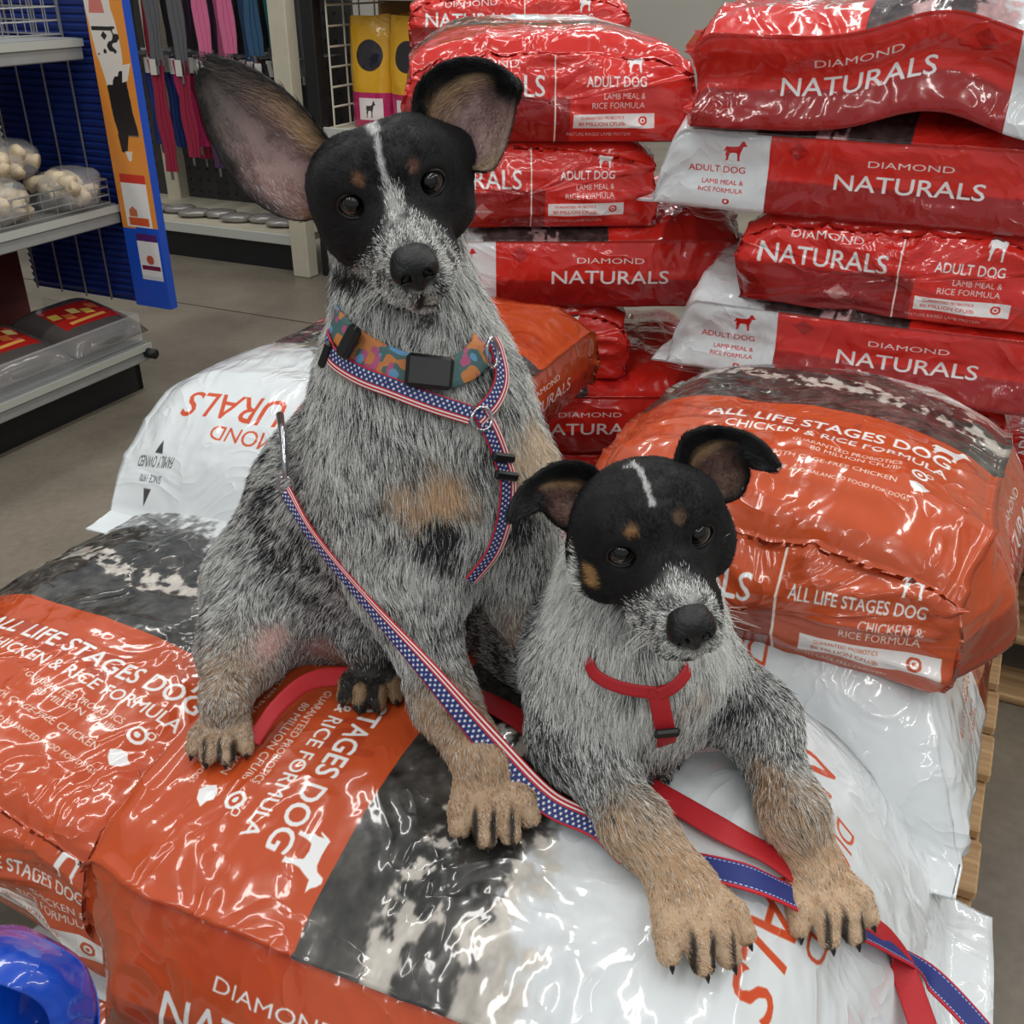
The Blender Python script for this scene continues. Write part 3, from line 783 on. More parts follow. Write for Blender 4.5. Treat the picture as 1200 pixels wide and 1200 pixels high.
pal = {'black': (26, 26, 30), 'dark purple': (70, 44, 80), 'grey': (96, 96, 100), 'pink': (214, 110, 150), 'teal': (24, 120, 116), 'blue': (36, 60, 130), 'crimson': (150, 28, 60), 'steel blue': (50, 86, 120), 'magenta': (200, 44, 110)}
pm = {k: principled(k.replace(' ', '_')+'_webbing', c, rough=.7, bump=.0005, bscale=300) for k, c in pal.items()}
M_CARD = principled('hang_card', (212, 208, 200), rough=.5); M_BUCKLE = principled('steel_clip', (150, 150, 155), rough=.3, metal=.9)
def lead(v, z, L, colr, lab, u=.14, sw=0.0, grp='leads hanging on the peg wall'):
    root = empty('dog_lead', S2(v, u, z)); tag(root, lab, 'leash', grp)
    for k, off in enumerate((-.020, .0, .020)):
        b = MB(); w = .014
        n = 8; pts = [S2(v+off+sw*(i/n)+.006*math.sin(i*1.3+k+v*40), u+.004*k, z-L*i/n) for i in range(n+1)]
        V = []; F = []
        for p in pts: V += [p-B3*w-A3*.002, p+B3*w-A3*.002, p+B3*w+A3*.002, p-B3*w+A3*.002]
        for i in range(n):
            for j in range(4): F.append((i*4+j, i*4+(j+1) % 4, i*4+4+(j+1) % 4, i*4+4+j))
        F += [(3, 2, 1, 0), (n*4, n*4+1, n*4+2, n*4+3)]
        b.add(V, F); b.build('strap', pm[colr], root)
    b = MB(); sbox(b, v, u-.012, z-.03, .034, .003, .065, S2); b.build('hang_card', M_CARD, root)
    b = MB(); b.tube([S2(v+sw, u-.004, z-L), S2(v+sw, u-.004, z-L-.035)], .007, 8); b.build('snap_clip', M_BUCKLE, root)
cols_t = ['black', 'crimson', 'black', 'grey', 'black', 'dark purple', 'grey', 'black', 'dark purple', 'pink', 'pink', 'black', 'pink', 'steel blue', 'black', 'steel blue', 'teal', 'steel blue', 'black', 'grey']
def ordn(i): return ['first', 'second', 'third', 'fourth', 'fifth', 'sixth', 'seventh', 'eighth', 'ninth', 'tenth', 'eleventh', 'twelfth', 'thirteenth', 'fourteenth', 'fifteenth', 'sixteenth', 'seventeenth', 'eighteenth', 'nineteenth', 'twentieth'][i]
for i, c in enumerate(cols_t):
    lead(-.92+i*.045, 1.40, .50+.12*rs.random(), c, '%s lead in the upper row of the peg wall, %s from the left' % (c, ordn(i)), .10+.08*(i % 3))
cols_b = ['black', 'blue', 'blue', 'crimson', 'magenta', 'crimson', 'crimson', 'teal', 'teal', 'dark purple', 'magenta', 'pink', 'pink', 'crimson', 'dark purple', 'black', 'grey', 'black']
for i, c in enumerate(cols_b):
    lead(-.95+i*.048, .84, .36+.12*rs.random(), c, '%s lead in the lower row of the peg wall, %s from the left' % (c, ordn(i)), .10+.07*(i % 3), .10 if c in ('teal', 'pink', 'magenta') else .01)
M_SIL = principled('shiny_pack', (150, 146, 142), rough=.25, metal=.3, noise=.2)
for i in range(7):
    V, F = blob_mesh(S2(-.95+i*.125, .10+.04*(i % 2), .185), (.075, .05, .018), 90+i, .2, 20, 8); o = np_mesh('small_pack', V, F, M_SIL)
    tag(o, 'small shiny pack lying on the peg wall base shelf, %s from the left' % ordn(i), 'package', 'packs on the peg wall base shelf')
# ---- black post and shelving with yellow bags
b = MB(); b.box(S2(.105, .02, 1.1), (.06, .06, 2.2), RM, .004); o = b.build('shelf_post', M_DARK); tag(o, 'black square post beside the beige upright', 'post')
Q3 = Vector((-.74, 4.46, 0))
def S3(v, u, z): return Q3 + B3*v + A3*u + Vector((0, 0, z))
g3 = empty('treat_shelving', S3(.6, .2, 0)); tag(g3, 'beige shelving holding the yellow bags left of the red stack', 'shelving')
for z in (.16, .60, 1.12):
    b = MB(); sbox(b, .40, .25, z, .9, .50, .025, S3); o = b.build('shelf', M_BEIGE, g3)
    b = MB(); sbox(b, .40, -.006, z-.005, .9, .012, .05, S3, .003); b.build('price_rail', M_LIP, o)
b = MB(); sbox(b, .40, .50, .9, .9, .02, 1.8, S3); b.build('back_panel', principled('ochre_back_panel', (150, 116, 66), rough=.8), g3)
b = MB(); sbox(b, .40, .015, .07, .9, .02, .14, S3); b.build('kick_plate', M_DARK, g3)
for k in range(7):
    b = MB(); b.tube([S3(.0, .02, .62+k*.075), S3(.0, .46, .62+k*.075)], .004, 6); b.build('divider_wire', M_WHITEWIRE, g3)
for k in range(4):
    b = MB(); b.tube([S3(.0, .02+.12*k, .60), S3(.0, .02+.12*k, 1.10)], .004, 6); b.build('divider_wire', M_WHITEWIRE, g3)
def yellow_art():
    A = Art(.26, .40, 500, (226, 168, 34))
    A.rect(0, 0, .26, .13, (190, 40, 100)); A.rect(.06, .03, .20, .11, (236, 226, 224))
    X, Y, sl = A.grid(0, 0, .26, .40)
    A.mix(sl, (((X-.13)/.075)**2+((Y-.26)/.055)**2 < 1).astype(np.float32), (40, 36, 44))
    A.poly([(1-a, b_) for a, b_ in DOG_ICON], (60, 50, 50), (.13, .07), .06)
    return A.image('yellow_print')
M_YEL = plastic('yellow_print', None, wr=.5); _t = M_YEL.node_tree.nodes.new('ShaderNodeTexImage'); _t.image = yellow_art(); M_YEL.node_tree.links.new(_t.outputs['Color'], M_YEL.node_tree.nodes['Principled BSDF'].inputs['Base Color'])
def standing_bag(c, w, h, t, lab, seed, mat, grp, yaw=0, nm='yellow_bag'):
    n, m = 18, 24; V = []; F = []; 
    for i in range(m+1):
        z = i/m; th = t*(1-z**3)*(.25+.75*min(1, z/.08+.3)); ww = w*(1-.10*z**6)
        for j in range(n*2):
            sgn = 1 if j < n else -1; x = -1+2*(j % n)/n if sgn > 0 else 1-2*(j % n)/n
            V.append((x*ww/2, -sgn*(th/2*(1-abs(x)**3)+.0015), z*h))
    V = np.array(V); V[:, 1] += .006*fbm(V, 18, seed, 2); V[:, 2] += .006*noise3(V, 12, seed)
    for i in range(m):
        for j in range(2*n): F.append((i*2*n+j, i*2*n+(j+1) % (2*n), (i+1)*2*n+(j+1) % (2*n), (i+1)*2*n+j))
    Rz = np.array(RM @ Matrix.Rotation(yaw, 3, 'Z')); W_ = V @ Rz.T + np.array(c)
    o = np_mesh(nm, W_, np.array(F), mat)
    uvl = o.data.uv_layers.new(name='UVMap'); li = np.array(F).ravel()
    uv = np.stack([V[li, 0]/w+.5, V[li, 2]/h], -1); uvl.data.foreach_set('uv', np.clip(uv, .01, .99).astype(np.float32).ravel())
    tag(o, lab, 'bag', grp); return o
for i, (v, u, yw) in enumerate([(.14, .12, .1), (.33, .10, -.05), (.52, .12, .05), (.24, .34, 0), (.44, .34, 0), (.72, .12, 0)]):
    standing_bag(S3(v, u, .615), .20, .42, .09, ['leftmost front yellow pet food bag on the beige shelving', 'second front yellow pet food bag on the beige shelving', 'third front yellow pet food bag beside the red stack', 'yellow pet food bag in the back row, left one', 'yellow pet food bag in the back row, right one', 'yellow pet food bag hidden behind the red stack'][i], 50+i, M_YEL, 'yellow bags on the beige shelving', yw)
for i in range(4):
    standing_bag(S3(.18+.2*i, .15, .175), .18, .30, .08, 'yellow pet food bag on the lowest beige shelf, %s from the left' % ordn(i), 60+i, M_YEL, 'yellow bags on the lowest shelf')
# ================================================================== floor, pallet, bags
def heading(dx, dy): return math.atan2(dy, dx)
H_B = heading(.44, .898)          # bags whose white end points away
H_A = heading(.923, -.384)        # bags laid across them
def dirv(a): return Vector((math.cos(a), math.sin(a), 0))
def sstep(a, b, x): return smoothstep(a, b, x)

def flare(side, amt, T):
    def f(F):
        k = np.clip(side*F[:, 1]/.2, 0, 1)**2*smoothstep(0, .10, F[:, 0]); F[:, 1] += side*amt*k*np.clip(1-F[:, 2]/T, 0, 1); return F
    return f
def frontshape(F):
    F = flare(1, .10, .172)(F)
    F[:, 0] -= .07*np.clip((F[:, 1]-.02)/.21, 0, 1)*smoothstep(.55, .84, F[:, 0])
    return F
# A : the front bag under both dogs
A0 = Vector((-.315, .925, .325))
bag('orange dog food bag in front lying under both dogs\' front paws', None, M_ORANGE, A0, H_A, L=.84, T=.172, sheer=frontshape, seal=.05, seed=1, step=.006,
    zb=lambda s, x: -.085*sstep(.56, .84, s) + .004, lip=.008, taper=.24)
# B : left bag
B0 = Vector((-.595, .80, .335))
bag('orange dog food bag at the left edge beside the big dog\'s hind paw', None, M_ORANGE, B0, H_B, L=.74, T=.16, seed=2, step=.006,
    zb=lambda s, x: -.03*sstep(.25, .0, s)*sstep(-.05, .23, x), lip=.008)
# C : behind, white end toward us
cdir = H_B + PI
C0 = Vector((-.060, 1.92, .495))
bag('dog food bag behind the big dog with its white sealed end hanging over at left', None, M_ORANGE, C0, cdir, L=.80, T=.14, seed=3, step=.007,
    zb=lambda s, x: .012-.030*sstep(.60, .80, s), lip=.007, taper=.22, wr=.8)
# D : right bag, facing end with label
D0 = Vector((.280, 1.014, .505))
bag('big orange dog food bag at right of the small dog, standing label end facing front', None, M_ORANGE, D0, H_B, L=.74, T=.165, W=.425, sheer=flare(1, .07, .165), seed=4, step=.006,
    zb=lambda s, x: -.02 + .03*sstep(.0, .1, s) - .12*sstep(.35, .74, s), lip=.010, taper=.25, endbulge=.03)
# E : white bag beneath D, white end toward us
E0 = Vector((.195+.44*.74, .955+.898*.74, .335))
bag('white-ended dog food bag directly beneath the big right-hand bag', None, M_ORANGE, E0, cdir, L=.78, T=.17, sheer=flare(-1, .10, .17), seed=5, step=.008,
    zb=lambda s, x: -.02*sstep(.6, .78, s), taper=.12)
# lower layers on the pallet
low = [
 ('dog food bag in the middle layer under the front bag, right end showing white flap', Vector((.135+.44*.7, .80+.898*.7, .235)), cdir, .82, 11),
 ('dog food bag in the middle layer under the front bag, below its left corner', Vector((-.30+.44*.7, .76+.898*.7, .235)), cdir, .80, 12),
 ('dog food bag in the middle layer under the left-hand bag', Vector((-.745+.44*.78, 1.0+.898*.78, .235)), cdir, .80, 13),
 ('dog food bag in the bottom layer lying on the pallet near its front edge', Vector((-.44, .95, .145)), H_A, .80, 14),
 ('dog food bag in the bottom layer lying on the pallet behind the front one', Vector((-.24, 1.40, .145)), H_A, .80, 15),
 ('dog food bag in the bottom layer lying on the pallet at its far end', Vector((-.04, 1.86, .145)), H_A, .80, 16),
]
for lb, p, h, L_, sd in low:
    bag(lb, None, M_ORANGE, p, h, L=L_, T=.088, sheer=flare(-1, .02, .088), seed=sd, step=.014, wr=1.2)

# red stacks ---------------------------------------------------------
def red(label, p, h, sd, L=.78, T=.155, W=.46, step=.009, **k):
    return bag(label, None, M_RED, p, h, L=L, T=T, W=W, seed=sd, step=step, wr=1.15, **k)
# right stack S: faces look toward (-.43,-.90)
fr = Vector((.9, -.43, 0))        # along the face, to the right
bk = Vector((.43, .9, 0))
corner = Vector((.375, 1.735, 0))  # left front corner of the stack
hS_end = H_B                       # end face toward us
hS_side_wr = heading(fr.x, fr.y)   # white end at the right
hS_side_wl = hS_side_wr + PI       # white end at the left
def S_end(z): return corner + fr*.23 + Vector((0, 0, z))
def S_side(z, wl):
    base = corner + bk*.23
    return (base + fr*(.71+wl) if wl is not None else base) + Vector((0, 0, z))
red('red dog food bag with white left end, lowest one seen of the right red stack', S_side(.565, -.16), hS_side_wl, 21, L=.68, lip=.006, gusset=.02, taper=.05, seal=.03)
red('red dog food bag showing its printed end, second from below in the right red stack', S_end(.70)+fr*.03, hS_end, 22, T=.15)
red('red dog food bag with white left end, second from top of right stack', S_side(.845, -.205), hS_side_wl, 23, L=.68, gusset=.015, taper=.05, seal=.03)
red('topmost red dog food bag of the right stack, silver photo side up', S_side(.975, None)+fr*-.085 - bk*.02, hS_side_wr, 24, L=.80, T=.168, gusset=.03, step=.007,
    zb=lambda s, x: .04*np.exp(-((s-.36)/.10)**2)*sstep(-.05, .2, x))
red('red dog food bag at the bottom of the right stack, mostly hidden', S_end(.42)+bk*.05, hS_end, 25, T=.15)
red('red dog food bag lying on the pallet under the right red stack', S_side(.28, 0)+bk*.03, hS_side_wl, 26, T=.15)
# left stack R
cR = Vector((-.20, 1.93, 0))
def R_end(z, dx=0): return cR + Vector((.27+dx, 0, z))
hR = heading(-.03, 1)
red('topmost red dog food bag of the left red stack, behind the big dog\'s right ear', R_end(.925, -.005), hR, 31, W=.475, T=.165)
red('red dog food bag second from top of the left red stack, printed end showing', R_end(.775, -.045), hR, 32, W=.46)
red('red dog food bag third from top of the left red stack, long side showing', cR + Vector((.63, .25, .625)), heading(-1, .0), 33, L=.78, W=.5, T=.16)
red('red dog food bag fourth from top of the left red stack, printed end showing', R_end(.475, -.11), hR, 34, W=.50)
red('red dog food bag low in the left red stack, seen between two orange bags', cR + Vector((.60, .22, .33)), heading(-1, .0), 35, W=.5, L=.74)
red('red dog food bag lying on the pallet under the left red stack', R_end(.18), hR, 36, W=.50)
red('dark red dog food bag behind the top of the left red stack', Vector((.02, 2.75, 1.0)), hR, 37, W=.5)
# ================================================================== implicit bodies
class Body:
    def __init__(s): s.pr = []
    def cone(s, a, b, ra, rb, k=.03, flow=None, tagn='body', op='+'):
        a = np.array(a, float); b = np.array(b, float)
        s.pr.append(dict(t='c', a=a, b=b, ra=ra, rb=rb, k=k, flow=(b-a if flow is None else flow), tag=tagn, op=op))
    def ell(s, c, r, M=None, k=.02, flow=(0, 0, -1), tagn='body', op='+'):
        M = np.eye(3) if M is None else np.array(M, float)        # rows = axes
        s.pr.append(dict(t='e', c=np.array(c, float), r=np.array(r, float), M=M, k=k, flow=flow, tag=tagn, op=op))
    @staticmethod
    def dist(p, X):
        if p['t'] == 'c':
            a, b, r1, r2 = p['a'], p['b'], p['ra'], p['rb']
            ba = b-a; l2 = ba @ ba; rr = r1-r2; a2 = max(l2-rr*rr, 1e-9); il2 = 1/l2
            pa = X-a; y = pa @ ba; z = y-l2
            x2 = ((pa*l2 - y[..., None]*ba)**2).sum(-1)
            y2 = y*y*l2; z2 = z*z*l2; k = np.sign(rr)*rr*rr*x2
            d1 = np.sqrt(x2+z2)*il2-r2; d2 = np.sqrt(x2+y2)*il2-r1
            d3 = (np.sqrt(x2*a2*il2)+y*rr)*il2-r1
            return np.where(np.sign(z)*a2*z2 > k, d1, np.where(np.sign(y)*a2*y2 < k, d2, d3))
        q = (X-p['c']) @ p['M'].T
        k0 = np.sqrt(((q/p['r'])**2).sum(-1)); k1 = np.sqrt(((q/p['r']**2)**2).sum(-1))+1e-9
        return k0*(k0-1)/k1
    def bbox(s, p):
        if p['t'] == 'c':
            lo = np.minimum(p['a']-p['ra'], p['b']-p['rb']); hi = np.maximum(p['a']+p['ra'], p['b']+p['rb'])
        else:
            e = np.abs(p['M'].T*p['r']).sum(1); e = np.minimum(e, p['r'].max()); lo = p['c']-e; hi = p['c']+e
        return lo, hi
    def mesh(s, h):
        pos = [p for p in s.pr if p['op'] == '+']
        B = [s.bbox(p) for p in pos]
        lo = np.min([b[0] for b in B], 0)-.02; hi = np.max([b[1] for b in B], 0)+.02
        n = np.ceil((hi-lo)/h).astype(int)+1
        F = np.full(n, .5, np.float32)
        for p in s.pr:
            l, u = s.bbox(p); m = p['k']+.012
            i0 = np.maximum(((l-m-lo)/h).astype(int), 0); i1 = np.minimum(((u+m-lo)/h).astype(int)+2, n)
            ax = [lo[j]+h*np.arange(i0[j], i1[j]) for j in range(3)]
            X = np.stack(np.meshgrid(*ax, indexing='ij'), -1).astype(np.float32)
            d = s.dist(p, X).astype(np.float32)
            sl = tuple(slice(i0[j], i1[j]) for j in range(3)); f = F[sl]; k = p['k']
            if p['op'] == '+':
                hh = np.clip(.5+.5*(f-d)/k, 0, 1); F[sl] = f*(1-hh)+d*hh-k*hh*(1-hh)
            else:
                d = -d; hh = np.clip(.5-.5*(f-d)/k, 0, 1); F[sl] = f*(1-hh)+d*hh+k*hh*(1-hh)
        # surface nets
        ins = F < 0
        c = ins[:-1, :-1, :-1].astype(np.int8)
        for dx, dy, dz in [(0,0,1),(0,1,0),(0,1,1),(1,0,0),(1,0,1),(1,1,0),(1,1,1)]:
            c = c + ins[dx:ins.shape[0]-1+dx, dy:ins.shape[1]-1+dy, dz:ins.shape[2]-1+dz]
        act = (c > 0) & (c < 8)
        idx = np.full(act.shape, -1, np.int64); I = np.argwhere(act); idx[act] = np.arange(len(I))
        cor = [(a, b, d) for a in (0, 1) for b in (0, 1) for d in (0, 1)]
        val = np.stack([F[I[:, 0]+a, I[:, 1]+b, I[:, 2]+d] for a, b, d in cor], 1)
        acc = np.zeros((len(I), 3)); cnt = np.zeros(len(I))
        for i in range(8):
            for j in range(i+1, 8):
                df = np.array(cor[j])-np.array(cor[i])
                if np.abs(df).sum() != 1: continue
                x = (val[:, i] < 0) != (val[:, j] < 0)
                t = np.where(x, val[:, i]/(val[:, i]-val[:, j]+1e-12), 0)
                acc += np.where(x[:, None], np.array(cor[i])+t[:, None]*df, 0); cnt += x
        V = (I + acc/cnt[:, None])*h+lo
        Q = []
        for ax in range(3):
            sh = [slice(None)]*3
            A = ins[tuple(slice(0, -1) if k == ax else slice(1, -1) for k in range(3))]
            Bm = ins[tuple(slice(1, None) if k == ax else slice(1, -1) for k in range(3))]
            E = np.argwhere(A != Bm); o = np.ones(3, int); o[ax] = 0
            flip = A[tuple(E.T)]
            E = E+o
            b, d = [(1, 2), (2, 0), (0, 1)][ax]
            eb = np.zeros(3, int); eb[b] = 1; ed = np.zeros(3, int); ed[d] = 1
            q = np.stack([idx[tuple((E-eb-ed).T)], idx[tuple((E-ed).T)], idx[tuple(E.T)], idx[tuple((E-eb).T)]], 1)
            q[~flip] = q[~flip][:, ::-1]; Q.append(q)
        Q = np.concatenate(Q)
        # light relaxation
        for _ in range(2):
            a = np.zeros_like(V); w = np.zeros(len(V))
            for k in range(4):
                np.add.at(a, Q[:, k], V[Q[:, (k+1) % 4]]); np.add.at(w, Q[:, k], 1)
                np.add.at(a, Q[:, k], V[Q[:, (k+3) % 4]]); np.add.at(w, Q[:, k], 1)
            V = V*.5 + .5*a/w[:, None]
        return V, Q
    def weights(s, X):
        """closest primitive blend: flow and tag weights"""
        W = {}; Fl = np.zeros((len(X), 3))
        for p in s.pr:
            if p['op'] != '+': continue
            d = np.abs(s.dist(p, X)); w = np.exp(-d/.012)
            fl = p['flow'](X) if callable(p['flow']) else np.broadcast_to(np.array(p['flow'], float), X.shape)
            fl = fl/(np.linalg.norm(fl, axis=1, keepdims=True)+1e-9)
            Fl += w[:, None]*fl
            W[p['tag']] = W.get(p['tag'], 0) + w
        tot = sum(W.values())+1e-12
        return {k: v/tot for k, v in W.items()}, Fl

def vnormals(V, Q):
    N = np.zeros_like(V)
    a = V[Q[:, 2]]-V[Q[:, 0]]; b = V[Q[:, 3]]-V[Q[:, 1]]; n = np.cross(a, b)
    for k in range(4): np.add.at(N, Q[:, k], n)
    return N/(np.linalg.norm(N, axis=1, keepdims=True)+1e-12)
def bvh(V, Q): return BVHTree.FromPolygons([tuple(v) for v in V], [tuple(q) for q in Q])
def bvh_objs(objs):
    V = []; F = []
    for o in objs:
        n = len(V); M = mat_of(o)
        V += [M @ v.co for v in o.data.vertices]; F += [tuple(i+n for i in p.vertices) for p in o.data.polygons]
    return BVHTree.FromPolygons(V, F)
CAMP = Vector((0, 0, CAMH))
def hit(tree, px, py):
    h = tree.ray_cast(CAMP, ray(px, py).normalized())
    return (h[0], h[1])
BAGS = bvh_objs([o for o in C.objects if o.name.startswith('dog_food_bag')])
def onbag(px, py, up=0.0):
    p, n = hit(BAGS, px, py)
    if p is None: p = atz(px, py, .30)
    return np.array(p)+np.array([0, 0, up])
def P(px, py, y): return np.array(aty(px, py, y))
UP = np.array([0, 0, 1.])

def frame(roll, pitch, yaw=0.0):
    """head axes seen from the photographer: x to the right of the picture, f out of the face, u up"""
    R_ = np.array([1., 0, 0]); U_ = np.array([0, ST, CT]); T_ = np.array([0, -CT, ST])
    r, p, y = map(math.radians, (roll, pitch, yaw))
    hx = math.cos(r)*R_ + math.sin(r)*U_; hy = -math.sin(r)*R_ + math.cos(r)*U_
    f = math.cos(p)*T_ - math.sin(p)*hy; u = math.sin(p)*T_ + math.cos(p)*hy
    f2 = math.cos(y)*f + math.sin(y)*hx; x2 = math.cos(y)*hx - math.sin(y)*f
    return x2, f2, u

def head(B, c, fr, s=1.0, mw=1.0, ml=1.0, cheek=1.0, ex=.033, cr=(.062, .066, .056, -.008, .004)):
    X, F_, U_ = fr; M = np.array([X, F_, U_])
    L = lambda x, y, z: c + s*(x*X + y*F_ + z*U_)
    nose = L(0, .115*ml, -.02)
    fl = lambda Q: (Q-nose) + .0*Q
    def e(p, r, k=.02, t='head', op='+', M_=M): B.ell(L(*p), np.array(r)*s, M_, k*s, fl, t, op)
    e((0, cr[3], cr[4]), cr[:3])
    e((0, .030, .022), (.050, .036, .034), .02)
    for q in (-1, 1):
        e((q*.034, .022, .020), (.026, .028, .024), .02)          # temple / brow
        e((q*.040*cheek, .010, -.028), (.030*cheek, .040, .030), .03)
    B.cone(L(0, .040, -.022), L(0, .104*ml, -.030), .037*s*mw, .0245*s*mw, .022*s, fl, 'head')
    B.cone(L(0, .035, -.004), L(0, .112*ml, -.017), .020*s, .0125*s, .02*s, fl, 'head')
    for q in (-1, 1):
        B.cone(L(q*.018*mw, .070*ml, -.042), L(q*.012*mw, .108*ml, -.041), .020*s*mw, .0155*s*mw, .012*s, fl, 'head')
    B.cone(L(0, .030, -.050), L(0, .096*ml, -.059), .028*s, .0150*s*mw, .010*s, fl, 'head')
    # mouth slit and philtrum
    for q in (-1, 1):
        pts = [L(0, .127*ml, -.0505), L(q*.014, .121*ml, -.0545), L(q*.026*mw, .098*ml, -.0575), L(q*.034*mw, .070*ml, -.056)]
        for a, b in zip(pts[:-1], pts[1:]): B.cone(a, b, .0030*s, .0030*s, .003*s, op='-')
    B.cone(L(0, .134*ml, -.030), L(0, .128*ml, -.050), .0016*s, .0016*s, .003*s, op='-')
    for q in (-1, 1):
        B.ell(L(q*ex, .0535, .011), np.array([.0125, .010, .0105])*s, M, .006*s, op='-')
    return L

def paw(B, g, fwd, s=1.0, spread=1.0, tagn='paw', up=UP):
    f = np.array([fwd[0], fwd[1], 0.]); f /= np.linalg.norm(f)
    n = np.array(up, float); n /= np.linalg.norm(n)
    f = f-n*(f@n); f /= np.linalg.norm(f); x = np.cross(f, n)
    M = np.array([x, f, n]); L = lambda a, b, c: g + s*(a*x+b*f+c*n)
    B.ell(L(0, -.014, .019), np.array([.0255, .028, .0185])*s, M, .012*s, f, tagn)
    claws = []
    for i, (a, b, dx) in enumerate([(-.0245, .009, -.30), (-.0088, .023, -.08), (.0088, .023, .08), (.0245, .009, .30)]):
        a *= spread
        B.cone(L(a*.72, b-.024, .021), L(a, b, .0205), .0095*s, .0106*s, .0025*s, f, tagn)
        B.cone(L(a, b, .0185), L(a+dx*.012, b+.0105, .0105), .0106*s, .0088*s, .0025*s, f, tagn)
        claws.append((L(a+dx*.014, b+.0165, .010), L(a+dx*.018, b+.0215, .0035)))
    return claws, (g, x, f, n)

def ear(edgeA, edgeB, depth, bowl, nu=26, nv=18, curl=0.0, thick=.0035):
    """edgeA/edgeB: lists of 3D points base->tip; middle pushed along -facing by bowl"""
    def cr(pts, t):
        pts = np.array(pts); n = len(pts)-1; x = t*n; i = min(int(x), n-1); f = x-i
        p0 = pts[max(i-1, 0)]; p1 = pts[i]; p2 = pts[i+1]; p3 = pts[min(i+2, n)]
        return .5*((2*p1)+(-p0+p2)*f+(2*p0-5*p1+4*p2-p3)*f*f+(-p0+3*p1-3*p2+p3)*f**3)
    G = np.zeros((nu, nv, 3)); uv = np.zeros((nu, nv, 2))
    for i in range(nu):
        u = i/(nu-1); a = cr(edgeA, u); b = cr(edgeB, u)
        wd = np.linalg.norm(b-a)
        for j in range(nv):
            v = j/(nv-1)
            bw = bowl*min(1, wd/.05)*(1-(2*v-1)**2)*(1-.5*u)
            p = a*(1-v)+b*v + np.array([0, CT, -ST])*bw
            if curl: p = p + np.array([0, -CT, ST])*curl*smoothstep(.55, 1, u)*math.sin(PI*v)*.5
            G[i, j] = p; uv[i, j] = (u, v)
    # front and back sheet
    du = np.gradient(G, axis=0); dv = np.gradient(G, axis=1); N = np.cross(du, dv)
    N /= np.linalg.norm(N, axis=-1, keepdims=True)+1e-9
    if (N[nu//2, nv//2] @ np.array([0, -CT, ST])) < 0: N = -N
    rim = np.minimum(1, np.minimum(np.minimum(uv[..., 1], 1-uv[..., 1])*5, (1-uv[..., 0])*8))[..., None]
    Fr = G + N*thick*.5*rim; Bk = G - N*thick*(.6+.8*rim)
    V = np.concatenate([Fr.reshape(-1, 3), Bk.reshape(-1, 3)]); n = nu*nv
    I = np.arange(n).reshape(nu, nv)
    q = np.stack([I[:-1, :-1], I[:-1, 1:], I[1:, 1:], I[1:, :-1]], -1).reshape(-1, 4)
    fn = np.cross(V[q[:, 2]]-V[q[:, 0]], V[q[:, 3]]-V[q[:, 1]]).sum(0)
    if fn @ np.array([0, -CT, ST]) < 0: q = q[:, ::-1]
    qb = q[:, ::-1]+n
    bd = np.concatenate([I[0, :], I[1:, -1], I[-1, -2::-1], I[-2:0:-1, 0]])
    e0, e1 = bd, np.roll(bd, -1)
    qs = np.stack([e0, e1, e1+n, e0+n], -1)
    vec = V[qs[:, 1]]-V[qs[:, 0]]
    nn = np.cross(V[qs[:, 2]]-V[qs[:, 0]], V[qs[:, 3]]-V[qs[:, 1]]); out = V[qs[:, 0]]-G.reshape(-1, 3).mean(0)
    if (nn*out).sum() < 0: qs = qs[:, ::-1]
    flow = np.concatenate([du.reshape(-1, 3), du.reshape(-1, 3)])
    return V, np.concatenate([q, qb, qs]), np.concatenate([uv.reshape(-1, 2)]*2), np.concatenate([np.zeros(n), np.ones(n)]), flow

def fur_material(name, rough=.55):
    m = bpy.data.materials.new(name); m.use_nodes = True; nt = m.node_tree; b = nt.nodes['Principled BSDF']
    a = nt.nodes.new('ShaderNodeAttribute'); a.attribute_name = 'col'
    nt.links.new(a.outputs['Color'], b.inputs['Base Color'])
    b.inputs['Roughness'].default_value = rough; b.inputs['Specular IOR Level'].default_value = .35
    return m
M_FUR = fur_material('fur'); M_SKIN = fur_material('short_coat', .7)

